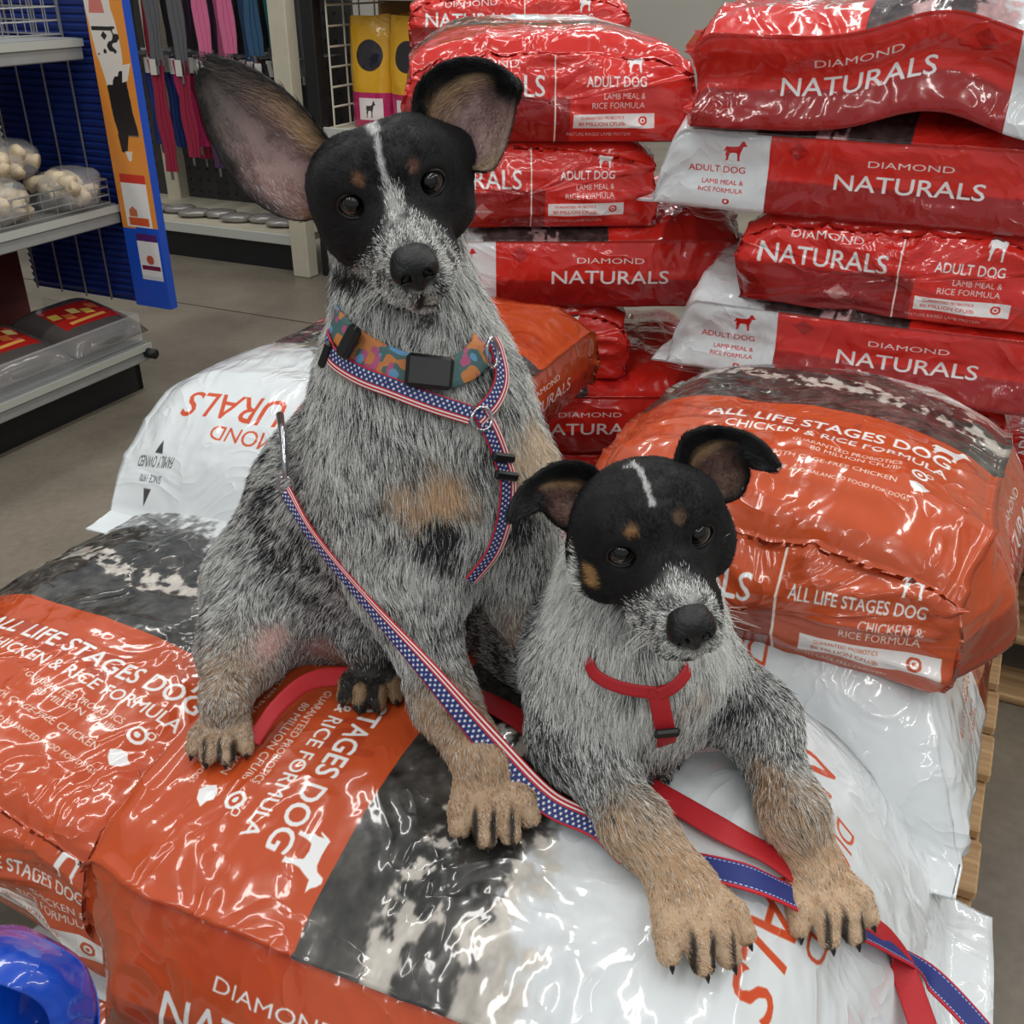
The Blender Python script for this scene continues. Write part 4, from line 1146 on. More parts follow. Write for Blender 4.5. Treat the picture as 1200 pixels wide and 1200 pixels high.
def grow(V, Q, N, flow, hlen, dens, solid, roan, pl, n, seed, rad=.00017, lift=.24, light=(236, 236, 231), dark=(44, 45, 50)):
    rs = np.random.RandomState(seed)
    T = np.concatenate([Q[:, [0, 1, 2]], Q[:, [0, 2, 3]]])
    a, b, c = V[T[:, 0]], V[T[:, 1]], V[T[:, 2]]
    ar = np.linalg.norm(np.cross(b-a, c-a), axis=1)*.5
    w = ar*dens[T].mean(1)
    ti = rs.choice(len(T), n, p=w/w.sum())
    u, v = rs.rand(2, n); f = u+v > 1; u[f] = 1-u[f]; v[f] = 1-v[f]
    bw = np.stack([1-u-v, u, v], 1)
    I = T[ti]
    def itp(A): return (A[I]*bw[..., None]).sum(1) if A.ndim == 2 else (A[I]*bw).sum(1)
    P0 = itp(V); nn = itp(N); nn /= np.linalg.norm(nn, axis=1, keepdims=True)+1e-9
    fl = itp(flow) + .0; fl = fl + .36*np.stack([noise3(P0, 26, seed+k) for k in range(3)], 1)*np.linalg.norm(fl, axis=1, keepdims=True)
    fl = fl-nn*(fl*nn).sum(1, keepdims=True); fl /= np.linalg.norm(fl, axis=1, keepdims=True)+1e-9
    L = itp(hlen)*(.5+.6*rs.rand(n))
    clump = np.stack([noise3(P0, 120, seed+40+k) for k in range(3)], 1)
    d0 = fl*(1-lift)+nn*(lift+.25*rs.rand(n))[:, None]+.22*rs.randn(n, 3)*.6+.22*clump; d0 /= np.linalg.norm(d0, axis=1, keepdims=True)
    d1 = fl + nn*.06 + .15*rs.randn(n, 3) + .2*clump; d1 /= np.linalg.norm(d1, axis=1, keepdims=True)
    base = P0 - nn*.001
    p1 = base + d0*(L*.4)[:, None]; p2 = p1 + (d0*.4+d1*.6)*(L*.35)[:, None]; p3 = p2 + d1*(L*.35)[:, None]
    pts = np.stack([base, p1, p2, p3], 1).reshape(-1, 3)
    S = itp(solid); R_ = itp(roan); PL = itp(pl)
    isr = rs.rand(n) < R_; isl = rs.rand(n) < PL
    li = np.array(lin(light)); dk = np.array(lin(dark))
    jit = (.75+.5*rs.rand(n))[:, None]
    col = np.where(isr[:, None], np.where(isl[:, None], li, dk*1.2), S)*jit
    hc = bpy.data.hair_curves.new('fur'); hc.add_curves([4]*n)
    hc.attributes['position'].data.foreach_set('vector', pts.astype(np.float32).ravel())
    r = hc.attributes.get('radius') or hc.attributes.new('radius', 'FLOAT', 'POINT')
    rr = np.tile(np.array([1, .95, .7, .15])*rad, n).astype(np.float32); 
    r.data.foreach_set('value', rr)
    cc = np.ones((n, 4), np.float32); cc[:, :3] = np.clip(col, 0, 1)
    ca = hc.attributes.new('col', 'FLOAT_COLOR', 'CURVE'); ca.data.foreach_set('color', cc.ravel())
    hc.materials.append(M_FUR)
    return hc

def poly_soft(U, poly, soft):
    """U (n,2), poly (m,2): 1 inside, 0 outside, soft edge"""
    poly = np.array(poly); n = len(poly); ins = np.zeros(len(U), bool); dm = np.full(len(U), 1e9)
    for i in range(n):
        a = poly[i]; b = poly[(i+1) % n]
        cnd = (a[1] > U[:, 1]) != (b[1] > U[:, 1])
        xx = (b[0]-a[0])*(U[:, 1]-a[1])/(b[1]-a[1]+1e-12)+a[0]
        ins ^= cnd & (U[:, 0] < xx)
        ab = b-a; t = np.clip(((U-a)@ab)/(ab@ab+1e-12), 0, 1); dm = np.minimum(dm, np.linalg.norm(U-a-t[:, None]*ab, axis=1))
    sd = np.where(ins, dm, -dm)
    return smoothstep(-soft, soft, sd)

class Coat:
    """per-vertex coat description: solid colour, roan amount, share of light hairs, hair length"""
    def __init__(s, B, V, Q, headL, fr, hc, hs):
        s.B, s.V, s.Q = B, V, Q; s.N = vnormals(V, Q); s.tree = bvh(V, Q)
        s.W, s.flow = B.weights(V); n = len(V)
        s.solid = np.tile(np.array(lin((120, 118, 116))), (n, 1)); s.roan = np.ones(n); s.pl = np.full(n, .6); s.len = np.full(n, .016)
        s.fr, s.hc, s.hs = fr, hc, hs
        s.U = s.sph(V); s.hw = s.W.get('head', np.zeros(n))
    def sph(s, X):
        X = np.atleast_2d(X); q = (X-s.hc) @ np.array(s.fr).T
        r = np.linalg.norm(q, axis=1)+1e-9; ang = np.arccos(np.clip(q[:, 1]/r, -1, 1)); rr = np.hypot(q[:, 0], q[:, 2])+1e-9
        return np.stack([q[:, 0]/rr*ang, q[:, 2]/rr*ang], 1)
    def hits(s, pts):
        out = []
        for p in pts:
            h = s.tree.ray_cast(CAMP, ray(*p).normalized())
            if h[0] is not None: out.append(np.array(h[0]))
        return np.array(out)
    def face(s, pts, soft=.05):
        return poly_soft(s.U, s.sph(s.hits(pts)), soft)*(s.hw > .3)
    def blob(s, px, r, soft=.5, at=None):
        c = s.hits([px])[0] if at is None else at
        d = np.linalg.norm((s.V-c)/np.array(r), axis=1) if np.ndim(r) else np.linalg.norm(s.V-c, axis=1)/r
        d = d + .25*fbm(s.V, 60, 7, 2)
        return smoothstep(1, 1-soft, d)
    def line(s, pts, w, head=False):
        H = s.hits(pts); d = np.full(len(s.V), 9.)
        for a, b in zip(H[:-1], H[1:]):
            ab = b-a; t = np.clip(((s.V-a)@ab)/(ab@ab+1e-12), 0, 1); d = np.minimum(d, np.linalg.norm(s.V-a-t[:, None]*ab, axis=1))
        return smoothstep(w*1.3, w*.5, d)
    def paint(s, m, col=None, roan=None, pl=None, ln=None):
        m = np.clip(m, 0, 1)
        if col is not None: s.solid = s.solid*(1-m[:, None])+np.array(lin(col))*m[:, None]
        if roan is not None: s.roan = s.roan*(1-m)+roan*m
        if pl is not None: s.pl = s.pl*(1-m)+pl*m
        if ln is not None: s.len = s.len*(1-m)+ln*m

def eye_mat():
    m = bpy.data.materials.new('wet_eye'); m.use_nodes = True; nt = m.node_tree; b = nt.nodes['Principled BSDF']; L = nt.links.new
    tc = nt.nodes.new('ShaderNodeTexCoord'); sp = nt.nodes.new('ShaderNodeSeparateXYZ'); L(tc.outputs['Object'], sp.inputs[0])
    nrm = nt.nodes.new('ShaderNodeVectorMath'); nrm.operation = 'NORMALIZE'; L(tc.outputs['Object'], nrm.inputs[0]); L(nrm.outputs[0], sp.inputs[0])
    cr = nt.nodes.new('ShaderNodeValToRGB'); L(sp.outputs['Z'], cr.inputs[0]); e = cr.color_ramp.elements
    e[0].position = .50; e[0].color = (*lin((96, 88, 84)), 1); e[1].position = 1; e[1].color = (.002, .002, .002, 1)
    for p, c in ((.54, (14, 11, 10)), (.66, (50, 42, 37)), (.78, (38, 33, 30)), (.815, (3, 3, 3))):
        k = e.new(p); k.color = (*lin(c), 1)
    L(cr.outputs[0], b.inputs['Base Color']); b.inputs['Roughness'].default_value = .07; b.inputs['Specular IOR Level'].default_value = .45; b.inputs['Coat Weight'].default_value = .3; b.inputs['Coat Roughness'].default_value = .02; return m
M_EYE = eye_mat()
M_LID = principled('black_eyelid_skin', (14, 13, 14), rough=.35, bump=.0003, bscale=300)
M_NOSE = principled('black_nose_leather', (10, 10, 11), rough=.40, spec=.45, bump=.0007, bscale=420)
M_CLAW = principled('dark_claw', (24, 21, 20), rough=.3)

def eyeball(parent, c, look, r):
    n1, n2 = 24, 16; V = []; F = []
    for i in range(n2+1):
        t = PI*i/n2
        for j in range(n1): V.append((math.sin(t)*math.cos(2*PI*j/n1), math.sin(t)*math.sin(2*PI*j/n1), math.cos(t)))
    V = [(x*r, y*r, (z*r if z < .78 else z*r*1.03)) for x, y, z in V]
    for i in range(n2):
        for j in range(n1): F.append((i*n1+j, (i+1)*n1+j, (i+1)*n1+(j+1) % n1, i*n1+(j+1) % n1))
    o = mesh_obj('eye', V, F, M_EYE, None, True)
    o.rotation_euler = Vector(look).to_track_quat('Z', 'Y').to_euler(); o.location = c
    o.parent = parent; o.matrix_parent_inverse = mat_of(parent).inverted()
    return o
def eyelid(parent, c, fr, r, s, tilt):
    X, F_, U_ = fr; b = MB(); pts = []
    for j in range(25):
        t = 2*PI*j/24; x = math.cos(t)*r*1.13; z = math.sin(t)*r*(.93 if math.sin(t) > 0 else .86)
        y = math.sqrt(max((r*1.06)**2 - min(x*x*.8, (r*.95)**2) - z*z*.8, 0))*.9
        xx = x*math.cos(tilt)-z*math.sin(tilt); zz = x*math.sin(tilt)+z*math.cos(tilt)
        pts.append(c + xx*X + y*F_ + zz*U_)
    b.tube(pts, [.0014*s]*25, 8, cap=False)
    return b.build('eyelid', M_LID, parent, True)
def nose(parent, L, fr, s, ml):
    B = Body(); M = np.array(fr); y0 = .118*ml + .0045
    e = lambda p, r, k=.006, op='+': B.ell(L(*p), np.array(r)*s, M, k*s, op=op)
    e((0, y0, -.0185), (.0165, .013, .0125)); e((0, y0-.006, -.012), (.0155, .014, .010))
    for q in (-1, 1):
        e((q*.0105, y0+.002, -.0205), (.0085, .0105, .0090), .004)
    e((0, y0+.004, -.029), (.006, .008, .008), .004)
    for q in (-1, 1):
        e((q*.0088, y0+.0125, -.0215), (.0036, .0058, .0040), .002, '-')
        B.cone(L(q*.011, y0+.012, -.0225), L(q*.0175, y0+.004, -.0265), .0016*s, .0010*s, .0015*s, op='-')
    B.cone(L(0, y0+.0145, -.020), L(0, y0+.0125, -.036), .0008*s, .0008*s, .0015*s, op='-')
    V, Q = B.mesh(.0009*s)
    return np_mesh('nose', V, Q, M_NOSE, parent)

def whiskers(parent, L, fr, ml, seed):
    rs = random.Random(seed); b = MB(); X, F_, U_ = [Vector(v) for v in fr]
    for q in (-1, 1):
        for k in range(9):
            p = Vector(L(q*(.020+.008*rs.random()), (.090+.020*rs.random())*ml, -.030-.012*rs.random())); d = (X*q*1.0 + F_*rs.uniform(-.1, .35) - U_*rs.uniform(.0, .5)).normalized(); l = rs.uniform(.022, .040)
            b.tube([p, p+d*l*.5, p+d*l-U_*.004], [.00022, .00018, .00006], 4)
    o = b.build('whiskers', principled('whisker', (225, 222, 215), rough=.4), parent); o['kind'] = 'stuff'
def finish_dog(B, h, root, coat_fn, ears, fr, hc, hs, claws, nhair, seed, Lh, ml):
    V, Q = B.mesh(h)
    ct = Coat(B, V, Q, Lh, fr, hc, hs)
    coat_fn(ct)
    Vs = [V]; Qs = [Q]; Ns = [ct.N]; fl = [ct.flow]; so = [ct.solid]; ro = [ct.roan]; pl = [ct.pl]; ln = [ct.len]
    off = len(V)
    for (ev, eq, euv, eb, ef, painter) in ears:
        sol, r_, p_, l_ = painter(euv[:, 0], euv[:, 1], eb, ev)
        Vs.append(ev); Qs.append(eq+off); Ns.append(vnormals(ev, eq)); fl.append(ef); so.append(sol); ro.append(r_); pl.append(p_); ln.append(l_); off += len(ev)
    V = np.concatenate(Vs); Q = np.concatenate(Qs); N = np.concatenate(Ns)
    fl = np.concatenate(fl); fl /= np.linalg.norm(fl, axis=1, keepdims=True)+1e-9
    so = np.concatenate(so); ro = np.concatenate(ro); pl = np.concatenate(pl); ln = np.concatenate(ln)
    o = np_mesh('body', V, Q, M_SKIN, root)
    mean = np.array(lin((236, 236, 231)))*pl[:, None]**1.3 + np.array(lin((44, 45, 50)))*(1-pl[:, None])
    col = so*(1-ro[:, None]) + mean*ro[:, None]*.62
    a = o.data.attributes.new('col', 'FLOAT_COLOR', 'POINT'); c4 = np.ones((len(V), 4), np.float32); c4[:, :3] = np.clip(col*.8, 0, 1); a.data.foreach_set('color', c4.ravel())
    view = V-np.array([0, 0, CAMH]); view /= np.linalg.norm(view, axis=1, keepdims=True)
    dens = np.where((N*view).sum(1) < .25, 1.0, .30) * np.clip(.009/np.maximum(ln, .004), .6, 2.2)
    dens[ln < .0016] = 0
    hcv = grow(V, Q, N, fl, ln, dens, so, ro, pl, nhair, seed)
    ho = bpy.data.objects.new('fur', hcv); C.objects.link(ho); ho.parent = root; ho.matrix_parent_inverse = mat_of(root).inverted(); ho['kind'] = 'stuff'
    for a_, b_ in claws:
        m = MB(); a_, b_ = Vector(a_), Vector(b_)
        m.tube([a_-(b_-a_)*.4, a_, a_+(b_-a_)*.55, b_], [.0030, .0030, .0022, .0006], 8); m.build('claw', M_CLAW, root, True)
    return o, ct
# ------------------------------------------------------------------ big dog, sitting
B1 = Body(); EX1 = .0335
hc1 = P(455, 214, .865); fr1 = frame(15.5, 41, 2)
L1 = head(B1, hc1, fr1, .91, mw=1.10, ml=1.10, ex=EX1, cr=(.064, .052, .046, -.002, .002))
B1.cone(L1(-.032, -.014, .004), P(393, 212, .885), .032, .022, .022, (-1, 0, .3), 'head')
B1.cone(L1(.030, -.014, .010), P(530, 178, .885), .030, .018, .022, (.5, 0, 1), 'head')
dn = (0, -.25, -1)
B1.cone(P(463, 262, .925), P(482, 400, .905), .054, .060, .04, dn, 'neck')
B1.cone(P(487, 410, .91), P(500, 490, .905), .064, .088, .05, dn, 'chest')
B1.cone(P(500, 490, .905), P(507, 590, .90), .088, .092, .05, dn, 'chest')
B1.cone(P(470, 460, .95), P(400, 590, 1.0), .070, .086, .05, (-.5, .25, -1), 'flank')
B1.cone(P(400, 590, 1.0), P(350, 690, 1.03), .086, .096, .05, (-.5, .25, -1), 'flank')
B1.cone(P(470, 590, .93), P(395, 700, .99), .085, .070, .05, (-.5, .25, -1), 'flank')
# hind leg near
B1.cone(P(315, 690, .98), P(288, 752, .905), .070, .046, .04, (-.3, -.2, -1), 'thigh')
w1 = onbag(264, 872); 
B1.cone(P(284, 762, .895), w1+np.array([0, .012, .040]), .036, .023, .03, (0, -.1, -1), 'shin')
c1a, _ = paw(B1, w1+np.array([0, -.0, 0]), (.03, -1), .92)
# hind leg far
w2 = onbag(436, 812)
B1.cone(P(425, 715, .985), w2+np.array([-.005, .02, .045]), .048, .024, .04, (0, -.1, -1), 'farshin')
c1b, _ = paw(B1, w2, (.05, -1), .95, tagn='darkpaw')
# front leg near
B1.cone(P(470, 545, .88), P(478, 680, .85), .062, .039, .05, dn, 'arm')
w3 = onbag(574, 955)
e3 = P(478, 690, .845); m3 = P(520, 820, .79)
B1.cone(e3, m3, .038, .028, .04, m3-e3, 'arm')
B1.cone(m3, w3+np.array([-.006, .022, .040]), .028, .0245, .02, dn, 'forearm')
c1c, _ = paw(B1, w3, (.22, -1), 1.12)
# front leg far
w4 = onbag(655, 848)
e4 = P(612, 690, .885)
B1.cone(P(590, 560, .89), e4, .052, .036, .04, dn, 'armfar')
B1.cone(e4, w4+np.array([0, .02, .04]), .033, .023, .03, dn, 'forearmfar')
c1d, _ = paw(B1, w4, (.1, -1), 1.0)

def coat1(c):
    V = c.V; W = c.W
    n1 = fbm(V, 28, 4, 3); n2 = fbm(V, 75, 9, 2)
    c.pl[:] = .66 + .40*n2 + .28*n1
    c.len[:] = .014
    c.paint(W.get('flank', 0)*1.0, pl=None, ln=.015)
    fk = W.get('flank', 0)*smoothstep(.0, .25, n2+.5*n1)
    c.paint(fk, pl=.14)
    c.paint(W['neck'], ln=.020, pl=.76); c.paint(W['chest'], ln=.017)
    c.paint(W['arm'], ln=.013); c.paint(W['forearm']+W['forearmfar'], ln=.009); c.paint(W['shin']+W['farshin'], ln=.009)
    c.paint(W['paw']+W['darkpaw'], ln=.0042)
    tan = (206, 172, 138)
    c.paint(np.clip(W['forearm']+W['paw'], 0, 1), col=tan, roan=.22, pl=.5)
    c.paint(c.blob((505, 835), .05, .8), col=tan, roan=.35)
    c.paint(W['shin'], col=(200, 168, 136), roan=.3, pl=.5)
    c.paint(W['armfar']*smoothstep(.0, .04, V[:, 0]-.01), pl=.75)
    c.paint(W['forearmfar'], col=(222, 184, 146), roan=.1)
    # creamy shoulder, tan chest spot, dark armpit spot
    c.paint(c.blob((632, 540), .060), col=(222, 198, 168), roan=.25, pl=.9)
    c.paint(c.blob((508, 582), (.062, .07, .052), 1.0)*1.3, col=(226, 192, 156), roan=.10, pl=.8)
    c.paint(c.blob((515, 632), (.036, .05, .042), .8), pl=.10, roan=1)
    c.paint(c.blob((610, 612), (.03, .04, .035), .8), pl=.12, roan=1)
    # belly and inner thigh
    c.paint(c.blob((318, 752), (.040, .05, .026), .7), col=(226, 186, 176), roan=.2, pl=.8, ln=.006)
    c.paint(c.blob((390, 765), (.05, .06, .035), .7), col=(206, 168, 160), roan=.25, pl=.6, ln=.006)
    # paws: dark between the toes
    dp = W['darkpaw']; c.paint(dp, col=(40, 34, 30), roan=.1, pl=.1)
    c.paint(dp*smoothstep(.1, .3, noise3(V, 70, 3)), col=(170, 140, 105))
    for g, x, sc_ in ((w3, .016, 1.1), (w1, .014, .92)):
        for k in (-1, 0, 1):
            q = g + np.array([x*k*1.0+.004, -.036, .02])
            d = np.linalg.norm((V-q)/np.array([.0032, .018, .022]), axis=1); c.paint(smoothstep(1.3, .6, d)*W['paw'], col=(52, 44, 40), roan=.1, pl=.2)
    # head
    hw = smoothstep(.35, .6, W['head'])
    c.paint(hw, col=(20, 20, 22), roan=0, ln=.0055)
    # cheeks/neck below the mask are roan again
    mz = c.face([(457, 235), (480, 249), (504, 261), (523, 277), (548, 284), (566, 300), (560, 352), (520, 385), (480, 392), (440, 385), (410, 365), (385, 335), (405, 318), (424, 306), (437, 296), (452, 268)], .07)
    c.paint(mz, roan=1, pl=.72, ln=.0048)
    spk = mz*smoothstep(.12, .34, noise3(V, 190, 22)); c.paint(spk, pl=.22)
    c.paint(c.line([(470, 292), (474, 275), (468, 262)], .006)*mz, pl=.5)
    c.paint(c.face([(383, 300), (395, 285), (405, 318), (425, 332), (420, 345), (385, 330)], .06)*.0+c.line([(396, 312), (408, 326), (420, 330)], .008), col=(40, 32, 28), roan=.3, pl=.2)
    c.paint(c.line([(387, 285), (386, 300), (394, 316)], .0045), col=(176, 140, 108), roan=.15, pl=.8)
    c.paint(c.line([(553, 238), (556, 258), (553, 275)], .0035), col=(190, 156, 126), roan=.15, pl=.8)
    c.paint(c.blob((421, 212), .0075, .6), col=(140, 98, 72), roan=0)
    c.paint(c.blob((484, 196), .0065, .6), col=(112, 76, 64), roan=0)
    bl = c.line([(438, 150), (443, 168), (447, 190), (452, 212), (457, 230), (460, 240)], .0021) + c.line([(434, 146), (440, 155)], .005)*.8
    c.paint(bl, col=(205, 205, 205), roan=.25, pl=.85)
    c.paint(c.line([(460, 228), (464, 245)], .008), roan=.9, pl=.75)
    # dark lip line and darker chin patch
    c.paint(c.line([(494, 348), (492, 358), (478, 362), (462, 360), (446, 352)], .0035), col=(20, 18, 19), roan=0, ln=.002)
    c.paint(c.line([(494, 358), (512, 356), (528, 350)], .0032), col=(20, 18, 19), roan=0, ln=.002)
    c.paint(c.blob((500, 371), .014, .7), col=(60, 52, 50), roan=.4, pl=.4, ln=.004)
    for q in (-1, 1):
        c.paint(smoothstep(.020, .015, np.linalg.norm(V-L1(q*EX1, .0535, .011), axis=1)), col=(10, 10, 11), roan=0, ln=.0022)
    dn_ = np.linalg.norm(V-L1(0, .122*1.10, -.0185), axis=1); c.paint(smoothstep(.020, .014, dn_), col=(22, 22, 24), roan=.2, pl=.4, ln=.0028); c.len[dn_ < .0150] = 0

def ear_paint1(u, v, bk, X):
    n = len(u); col = np.tile(np.array(lin((184, 150, 146))), (n, 1)); nz = fbm(X, 60, 3, 2)
    def mixc(m, c): col[:] = col*(1-m[:, None])+np.array(lin(c))*m[:, None]
    mixc(smoothstep(.35, .0, u+.1*nz)*smoothstep(.2, .45, v), (214, 150, 152))
    mixc(smoothstep(.30, .75, u+.2*nz), (118, 106, 102))
    mixc(smoothstep(.34, .12, v+.1*nz)*smoothstep(.70, .25, u), (226, 192, 154))
    mixc(smoothstep(.72, .92, v+.08*nz)*smoothstep(.40, .10, u), (170, 138, 108))
    mixc(smoothstep(.80, .97, v+.10*nz)*smoothstep(.15, .4, u), (40, 36, 34))
    mixc(smoothstep(.10, .0, v)*1.0, (24, 22, 22)); mixc(smoothstep(.84, .97, u+.05*nz), (26, 25, 26))
    col[bk > .5] = np.array(lin((20, 20, 22)))
    return col, np.where(bk > .5, 0, .10*smoothstep(.6, .2, u)*smoothstep(.1, .3, v)), np.full(n, .8), np.where(bk > .5, .006, np.where(v < .3, .014, .0075)*np.clip(.3+np.abs(v-.5)*2.2, .3, 1))
def ear_paint2(u, v, bk, X):
    n = len(u); col = np.tile(np.array(lin((172, 140, 134))), (n, 1)); nz = fbm(X, 60, 3, 2)
    def mixc(m, c): col[:] = col*(1-m[:, None])+np.array(lin(c))*m[:, None]
    mixc(smoothstep(.25, .55, v)*smoothstep(.5, .1, u), (196, 160, 158))
    mixc(smoothstep(.40, .18, v+.12*nz), (206, 172, 136))
    mixc(smoothstep(.80, .93, v)*smoothstep(.45, .2, u), (170, 145, 118))
    mixc(smoothstep(.20, .12, v+.05*nz), (22, 22, 23)); mixc(smoothstep(.52, .70, u+.08*nz), (22, 21, 22))
    col[bk > .5] = np.array(lin((20, 20, 22)))
    return col, np.where(bk > .5, 0, .08*smoothstep(.6, .3, u)*smoothstep(.15, .3, v)), np.full(n, .7), np.where(bk > .5, .006, np.where(v < .35, .010, .006))
def pts3(lst, ys):
    return [P(x, y, d) for (x, y), d in zip(lst, ys)]
eA = ear(pts3([(392, 178), (368, 142), (330, 104), (282, 75), (243, 66)], [.895, .885, .88, .885, .89]),
         pts3([(386, 246), (345, 256), (288, 226), (247, 160), (229, 88)], [.885, .865, .865, .875, .889]), 0, .030)
eB = ear(pts3([(484, 152), (489, 102), (520, 74), (558, 69), (590, 82), (609, 100)], [.88, .885, .885, .875, .858, .842]),
         pts3([(552, 196), (578, 196), (594, 160), (601, 132), (606, 114), (608, 106)], [.87, .86, .855, .85, .845, .842]), 0, .030)
ears1 = [(*eA, ear_paint1), (*eB, ear_paint2)]
dog1 = empty('dog', tuple(w3*.3+w1*.7))
tag(dog1, 'larger blue-grey speckled puppy sitting upright with one big ear raised', 'dog')
body1, coatA = finish_dog(B1, .0024, dog1, coat1, ears1, fr1, hc1, 1.0, c1a+c1b+c1c+c1d, 380000, 5, L1, 1.10)
for q in (-1, 1):
    ec = L1(q*EX1, .0475, .011); look = CAMP-Vector(ec)
    eyeball(dog1, ec, look, .0112); eyelid(dog1, ec, fr1, .0112, 1.0, q*.12)
nose(dog1, L1, fr1, 1.0, 1.10)
whiskers(dog1, L1, fr1, 1.10, 3)
# ------------------------------------------------------------------ small dog, lying
B2 = Body()
hc2 = P(756, 610, .735); fr2 = frame(13, 34, 2)
S2 = .93; EX2 = .0320
L2 = head(B2, hc2, fr2, S2, mw=1.06, ml=1.03, cheek=1.05, ex=EX2, cr=(.064, .057, .050, -.004, .002))
dn2 = (0, -.35, -1)
B2.cone(P(742, 680, .80), P(745, 775, .775), .066, .070, .04, dn2, 'neck')
B2.cone(P(748, 765, .775), P(738, 830, .775), .076, .066, .04, dn2, 'chest')
B2.cone(P(700, 745, .86), P(612, 735, 1.02), .080, .082, .05, (-.3, 1, -.3), 'torso')
B2.ell(P(570, 742, 1.06), (.075, .075, .075), None, .05, (-.3, 1, -.3), 'torso')
fl_ = lambda px, py, r: onbag(px, py, r)
a1 = P(678, 800, .79); a2 = fl_(668, 905, .045); a3 = fl_(742, 1000, .034); w5 = onbag(812, 1092)
B2.cone(a1, a2, .048, .034, .04, dn2, 'arm')
B2.cone(a2, a3, .031, .025, .03, a3-a2, 'arm')
B2.cone(a3, w5+np.array([-.006, .028, .026]), .025, .024, .02, w5-a3, 'forearm')
c2a, _ = paw(B2, w5, (.32, -1), 1.12, 1.05)
b1_ = P(828, 800, .79); b2_ = fl_(882, 885, .045); b3_ = fl_(924, 985, .034); w6 = onbag(962, 1068)
B2.cone(b1_, b2_, .044, .034, .04, dn2, 'arm2')
B2.cone(b2_, b3_, .030, .025, .03, b3_-b2_, 'arm2')
B2.cone(b3_, w6+np.array([-.003, .028, .026]), .025, .0235, .02, w6-b3_, 'forearm')
c2b, _ = paw(B2, w6, (.18, -1), 1.08, 1.05)
w7 = onbag(748, 892)
c2c, _ = paw(B2, w7, (.4, -1), .95, tagn='darkpaw')
B2.cone(w7+np.array([-.01, .03, .03]), w7+np.array([-.02, .09, .03]), .026, .03, .02, (0, -1, 0), 'darkpaw')

def coat2(c):
    V = c.V; W = c.W
    n1 = fbm(V, 26, 14, 3); n2 = fbm(V, 60, 19, 2)
    c.pl[:] = .90 + .25*n2 + .2*n1
    c.len[:] = .015
    c.paint(W['neck'], ln=.020); c.paint(W['chest'], ln=.018)
    c.paint(W['torso'], pl=.42, ln=.010); c.paint(W['torso']*smoothstep(.0, .25, n2), pl=.12)
    c.paint(W['forearm'], ln=.0085); c.paint(W['paw']+W['darkpaw'], ln=.0042)
    c.paint(W['arm']*.9, pl=.42, ln=.011); c.paint(W['arm2']*.9, pl=.42, ln=.011)
    tan = (214, 182, 148)
    c.paint(np.clip(W['forearm']*1.3+W['paw'], 0, 1), col=tan, roan=.14, pl=.6)
    c.paint(c.blob((730, 985), .045, .9), col=tan, roan=.25, pl=.5)
    c.paint(c.blob((895, 925), (.03, .06, .04), .8), col=(186, 150, 116), roan=.35, pl=.5)
    c.paint(c.blob((905, 985), .05, .8), col=tan, roan=.2, pl=.5)
    c.paint(c.blob((850, 835), (.045, .06, .028), .8), pl=.16)
    c.paint(c.blob((815, 815), (.03, .05, .018), .8), col=(205, 175, 150), roan=.6, pl=.85)
    c.paint(c.blob((640, 880), (.035, .06, .05), .8), pl=.3)
    c.paint(W['darkpaw'], col=(62, 46, 38), roan=.1, pl=.2)
    for g, x in ((w5, .016), (w6, .016)):
        for k in (-1, 0, 1):
            q = g + np.array([x*k+.008, -.038, .02])
            d = np.linalg.norm((V-q)/np.array([.0032, .018, .022]), axis=1); c.paint(smoothstep(1.3, .6, d)*W['paw'], col=(56, 46, 40), roan=.1, pl=.2)
    hw = smoothstep(.35, .6, W['head'])
    c.paint(hw, col=(19, 19, 21), roan=0, ln=.0055)
    mz = c.face([(788, 668), (806, 676), (828, 688), (848, 694), (862, 706), (868, 740), (850, 775), (815, 792), (775, 792), (740, 775), (715, 748), (735, 712), (760, 700), (780, 682)], .06)
    c.paint(mz, roan=1, pl=.74, ln=.0048)
    c.paint(mz*smoothstep(.15, .35, noise3(V, 200, 5)), pl=.30)
    # white cheek ruff at both sides of the mask
    c.paint(c.face([(655, 610), (672, 635), (682, 680), (700, 712), (722, 735), (735, 760), (750, 790), (700, 800), (640, 760), (630, 640)], .06), roan=1, pl=.99, ln=.013)
    c.paint(c.face([(849, 632), (868, 630), (875, 720), (862, 725), (846, 700), (850, 680)], .05), roan=1, pl=.95, ln=.009)
    c.paint(c.line([(692, 668), (696, 682)], .006), col=(170, 130, 84), roan=0)
    c.paint(c.blob((740, 624), .007, .6), col=(150, 110, 72), roan=0)
    c.paint(c.blob((797, 607), .007, .6), col=(104, 78, 58), roan=0)
    c.paint(c.line([(741, 543), (750, 552), (758, 570), (765, 592)], .0020)+c.line([(733, 547), (744, 546)], .003)*.35, col=(200, 200, 200), roan=.3, pl=.8)
    c.paint(c.line([(806, 770), (800, 777), (782, 776)], .0028)+c.line([(806, 772), (822, 768)], .0028), col=(20, 18, 18), roan=0, ln=.002)
    for q in (-1, 1):
        c.paint(smoothstep(.021, .015, np.linalg.norm(V-L2(q*EX2, .0535, .011), axis=1)), col=(10, 10, 11), roan=0, ln=.0022)
    dn_ = np.linalg.norm(V-L2(0, .122*1.03, -.0185), axis=1); c.paint(smoothstep(.020, .014, dn_), col=(24, 24, 26), roan=.3, pl=.45, ln=.0028); c.len[dn_ < .0145] = 0

